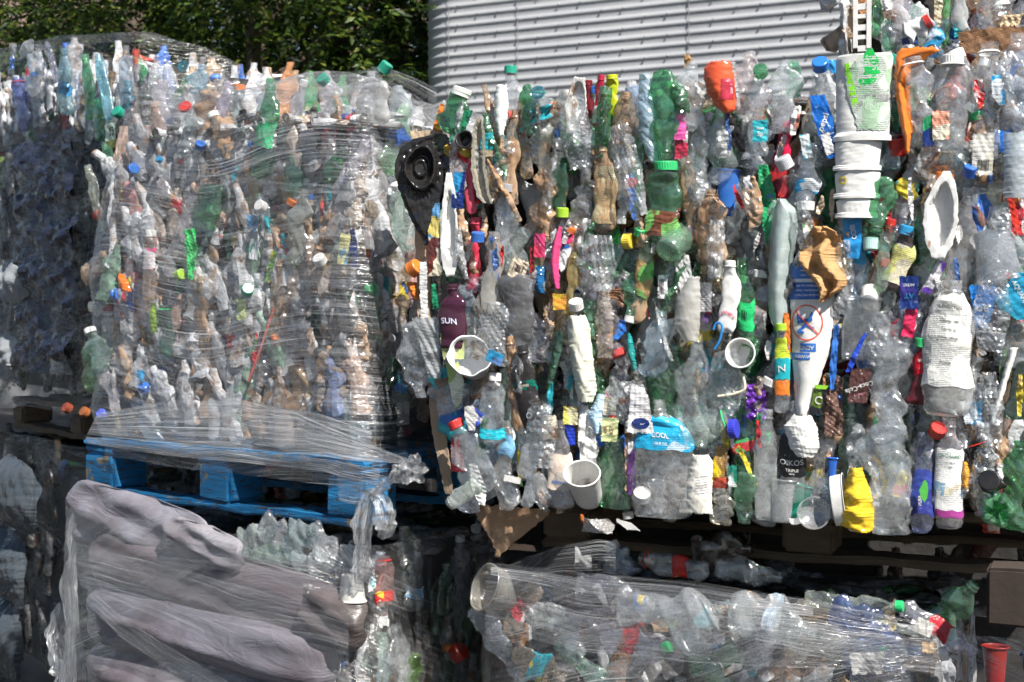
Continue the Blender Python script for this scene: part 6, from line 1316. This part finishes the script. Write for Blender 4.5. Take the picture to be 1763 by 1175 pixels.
band(PL, [(420, 700), (520, 704), (600, 742), (700, 790)], [(440, 768), (540, 772), (620, 790), (700, 800)], FB + .025, seed=2, par=w_, bow=.03)
band(PL, [(200, 130), (330, 150), (470, 134), (600, 124), (655, 116)], [(200, 178), (330, 176), (470, 180), (600, 196), (655, 190)], FB - .002, m='film', seed=3, par=w_, bow=.0)
band(PL, [(230, 335), (360, 300), (500, 315), (614, 320)], [(230, 342), (360, 306), (500, 332), (614, 334)], FB, m='film', seed=4, par=w_)
band(PL, [(290, 420), (400, 452), (520, 470), (614, 476)], [(290, 434), (400, 470), (520, 492), (614, 500)], FB, m='film', seed=5, par=w_)
band(PL, [(148, 752), (300, 766), (420, 776), (560, 790), (655, 808)], [(150, 764), (300, 786), (420, 796), (560, 812), (650, 838)], FB + .01, seed=6, par=w_, name='torn_edge', bow=.012)
band(PL, [(580, 815), (610, 820), (665, 835)], [(584, 862), (612, 870), (655, 846)], FB + .015, seed=8, par=w_, name='torn_edge', n=60)
# peak: film pulled from the cap at the top to the unwrapped bale
band(PS, [(640, 114), (668, 118), (715, 134), (752, 154)], [(640, 150), (668, 170), (715, 210), (752, 250)], .035, m='film', seed=9, par=w_, n=80)
# shaded end going to the bunch
band(PS, [(640, 800), (700, 790), (752, 800)], [(640, 832), (700, 842), (752, 850)], .03, m='film', seed=10, par=w_, n=60)
# knot with two hanging tails
def tail(pts, ws, seed, name='film_tail', plane=PL, offd=.07, par=None):
    r_ = np.random.default_rng(seed); Q = np.array([plane.at(x, y, offd) for x, y in pts]); t = np.linspace(0, 1, 60); k = np.linspace(0, 1, len(Q)); Q = np.stack([np.interp(t, k, Q[:, i]) for i in range(3)], 1)
    for _ in range(6): Q[1:-1] = (Q[:-2] + 2 * Q[1:-1] + Q[2:]) / 4
    W = np.interp(t, np.linspace(0, 1, len(ws)), ws) ; V, F = tube(Q, W, 22); k = 22
    ph = np.tile(np.linspace(0, 2 * math.pi, k, endpoint=False), 60); tt = np.repeat(t, k); c = np.repeat(Q, k, 0)
    s = 1 + .35 * tri(ph / 6.28 * 5 + tt * 1.5) + .15 * tri(ph / 6.28 * 9 - tt * 3) + .06 * np.sin(tt * 30 + ph * 2); V = c + (V - c) * s[:, None]
    uv = np.stack([tt, ph * .04], 1); return obj(name, mesh_np(name, V, F, M['filmb'], False, uv), par)
kn = tail([(664, 832), (650, 846), (636, 850), (628, 872), (622, 905), (620, 935)], [.012, .008, .011, .014, .022, .012], 1); kn.name = 'film_knot'
tag(kn, 'twisted knot of white film hanging at the pallet corner', 'film knot')
tail([(640, 848), (655, 858), (662, 885), (664, 912), (656, 925)], [.008, .014, .024, .020, .008], 2, par=kn); tail([(640, 850), (634, 880), (626, 940), (622, 985), (616, 1005)], [.006, .010, .016, .02, .006], 3, par=kn)
tail([(668, 830), (690, 815), (720, 808)], [.006, .02, .03], 4, par=kn)
# lower left bale film
pathLL = [off(PLL, .06, -.95), off(PLL, -.06, -.6), off(PLL, -.07, -.15), off(PLL, -.045, -.02), off(PLL, .06, .085), off(PLL, .4, .10), off(PLL, .98, .06), off(PLS, .03, .055), off(PLS, .4, .055), off(PLS, .98, .03)]
film_shell('stretch_wrap', pathLL, .18, 1.06, 'stretch film tight over the grey sacks of the lower left bale', m='filml', seed=5, nz=150, amp=.014, pleat=1.6, zt=([0, .35, .5, .62, 1], [1.04, 1.05, 1.045, 1.03, 1.04]))
w2 = bpy.data.objects['stretch_wrap.001']
band(PLL, [(112, 930), (250, 965), (420, 1010), (600, 1062)], [(140, 1010), (260, 1060), (420, 1130), (600, 1175)], .115, m='filml', seed=21, par=w2, bow=.0)
band(PLL, [(150, 1010), (220, 1070), (320, 1130), (420, 1190)], [(150, 1040), (210, 1100), (300, 1160), (390, 1200)], .125, seed=22, par=w2, m='filml')
band(PLL, [(250, 920), (380, 930), (500, 965), (640, 985)], [(280, 975), (400, 985), (500, 1010), (640, 1030)], .085, m='film', seed=23, par=w2)
tl = tail([(150, 860), (130, 900), (124, 960), (118, 1010), (128, 1080), (124, 1170)], [.006, .02, .01, .022, .014, .03], 6, offd=.02, plane=PLL); tl.name = 'film_tail'; tag(tl, 'long grey rag of film hanging left of the grey sacks', 'film rag')
tl = tail([(105, 1040), (98, 1090), (112, 1140), (120, 1175)], [.01, .03, .035, .03], 7, offd=.0, plane=PLL); tl.name = 'film_tail'; tag(tl, 'short bunched film rag at the lower left edge of the sacks', 'film rag')
# lower right bale film
pathB = [off(PB, .04, -.9), off(PB, -.03, -.4), off(PB, -.035, -.08), off(PB, .02, .03), off(PB, .12, .085), off(PB, .6, .095), off(PB, .98, .075), off(PB, 1.06, -.0), off(PB, 1.5, -.02)]
film_shell('stretch_wrap', pathB, .2, 1.0, 'pleated stretch film over the lower right bale', seed=8, nz=150, amp=.015, pleat=-1.2, zt=([0, .4, .5, .62, .8, 1], [.98, .995, 1.0, .95, .93, .93]))
w3 = bpy.data.objects['stretch_wrap.002']
band(PB, [(838, 968), (1000, 984), (1200, 1000), (1420, 1035), (1610, 1075)], [(835, 1080), (1000, 1120), (1200, 1140), (1420, 1150), (1620, 1150)], .10, seed=31, par=w3, m='film', bow=.01)
band(PB, [(845, 975), (1000, 995), (1200, 1012), (1400, 1045)], [(845, 990), (1000, 1020), (1200, 1040), (1400, 1062)], .105, seed=32, par=w3, m='filmb')
band(PB, [(1300, 1060), (1450, 1085), (1620, 1110)], [(1300, 1110), (1450, 1140), (1610, 1160)], .105, seed=34, par=w3, m='film')
band(PB, [(870, 975), (960, 940), (1030, 928), (1060, 935)], [(870, 1010), (960, 985), (1030, 985), (1060, 990)], .03, seed=33, par=w3, m='film', n=60)
# far left films
pathF = [off(PF, -.05, .05), off(PF, .5, .06), off(PF, 1.4, .05), off(PF, 2.05, .03), off(PF, 2.1, -.3)]
film_shell('stretch_wrap', pathF, 1.25, 2.36, 'stretch film over the shaded far left bale', m='filmd', seed=9, nz=120, amp=.012, top_in=.15, zt=([0, .3, .6, .95, 1], [2.66, 2.64, 2.58, 2.47, 2.42]))
film_shell('stretch_wrap', pathF, .15, 1.14, 'loose stretch film over the lower far left sacks', m='filmd', seed=10, nz=90, amp=.03)
# clear film scraps on the unwrapped bale face
for i in range(16):
    x = rnd.uniform(800, 1740); y = rnd.uniform(200, 840); w_2 = rnd.uniform(30, 70); h2 = rnd.uniform(70, 160)
    o, _, _ = SH(PR, [(y - h2 / 2, x - w_2 * .4, x + w_2 * .3), (y, x - w_2 / 2, x + w_2 / 2), (y + h2 / 2, x - w_2 * .2, x + w_2 * .4)], (.92, .94, .95), '', 'film_scrap', 'film scrap', 'scrap', cr=.012, off=rnd.uniform(.05, .07), rot=rnd.gauss(0, 8), nu=20, nv=34, thick=.0006, dirt=.2, depth=bulge(.01))
    tag(o, side(x, y, 'crinkled clear film scrap'), 'film scrap', 'clear film scraps on the unwrapped bale')
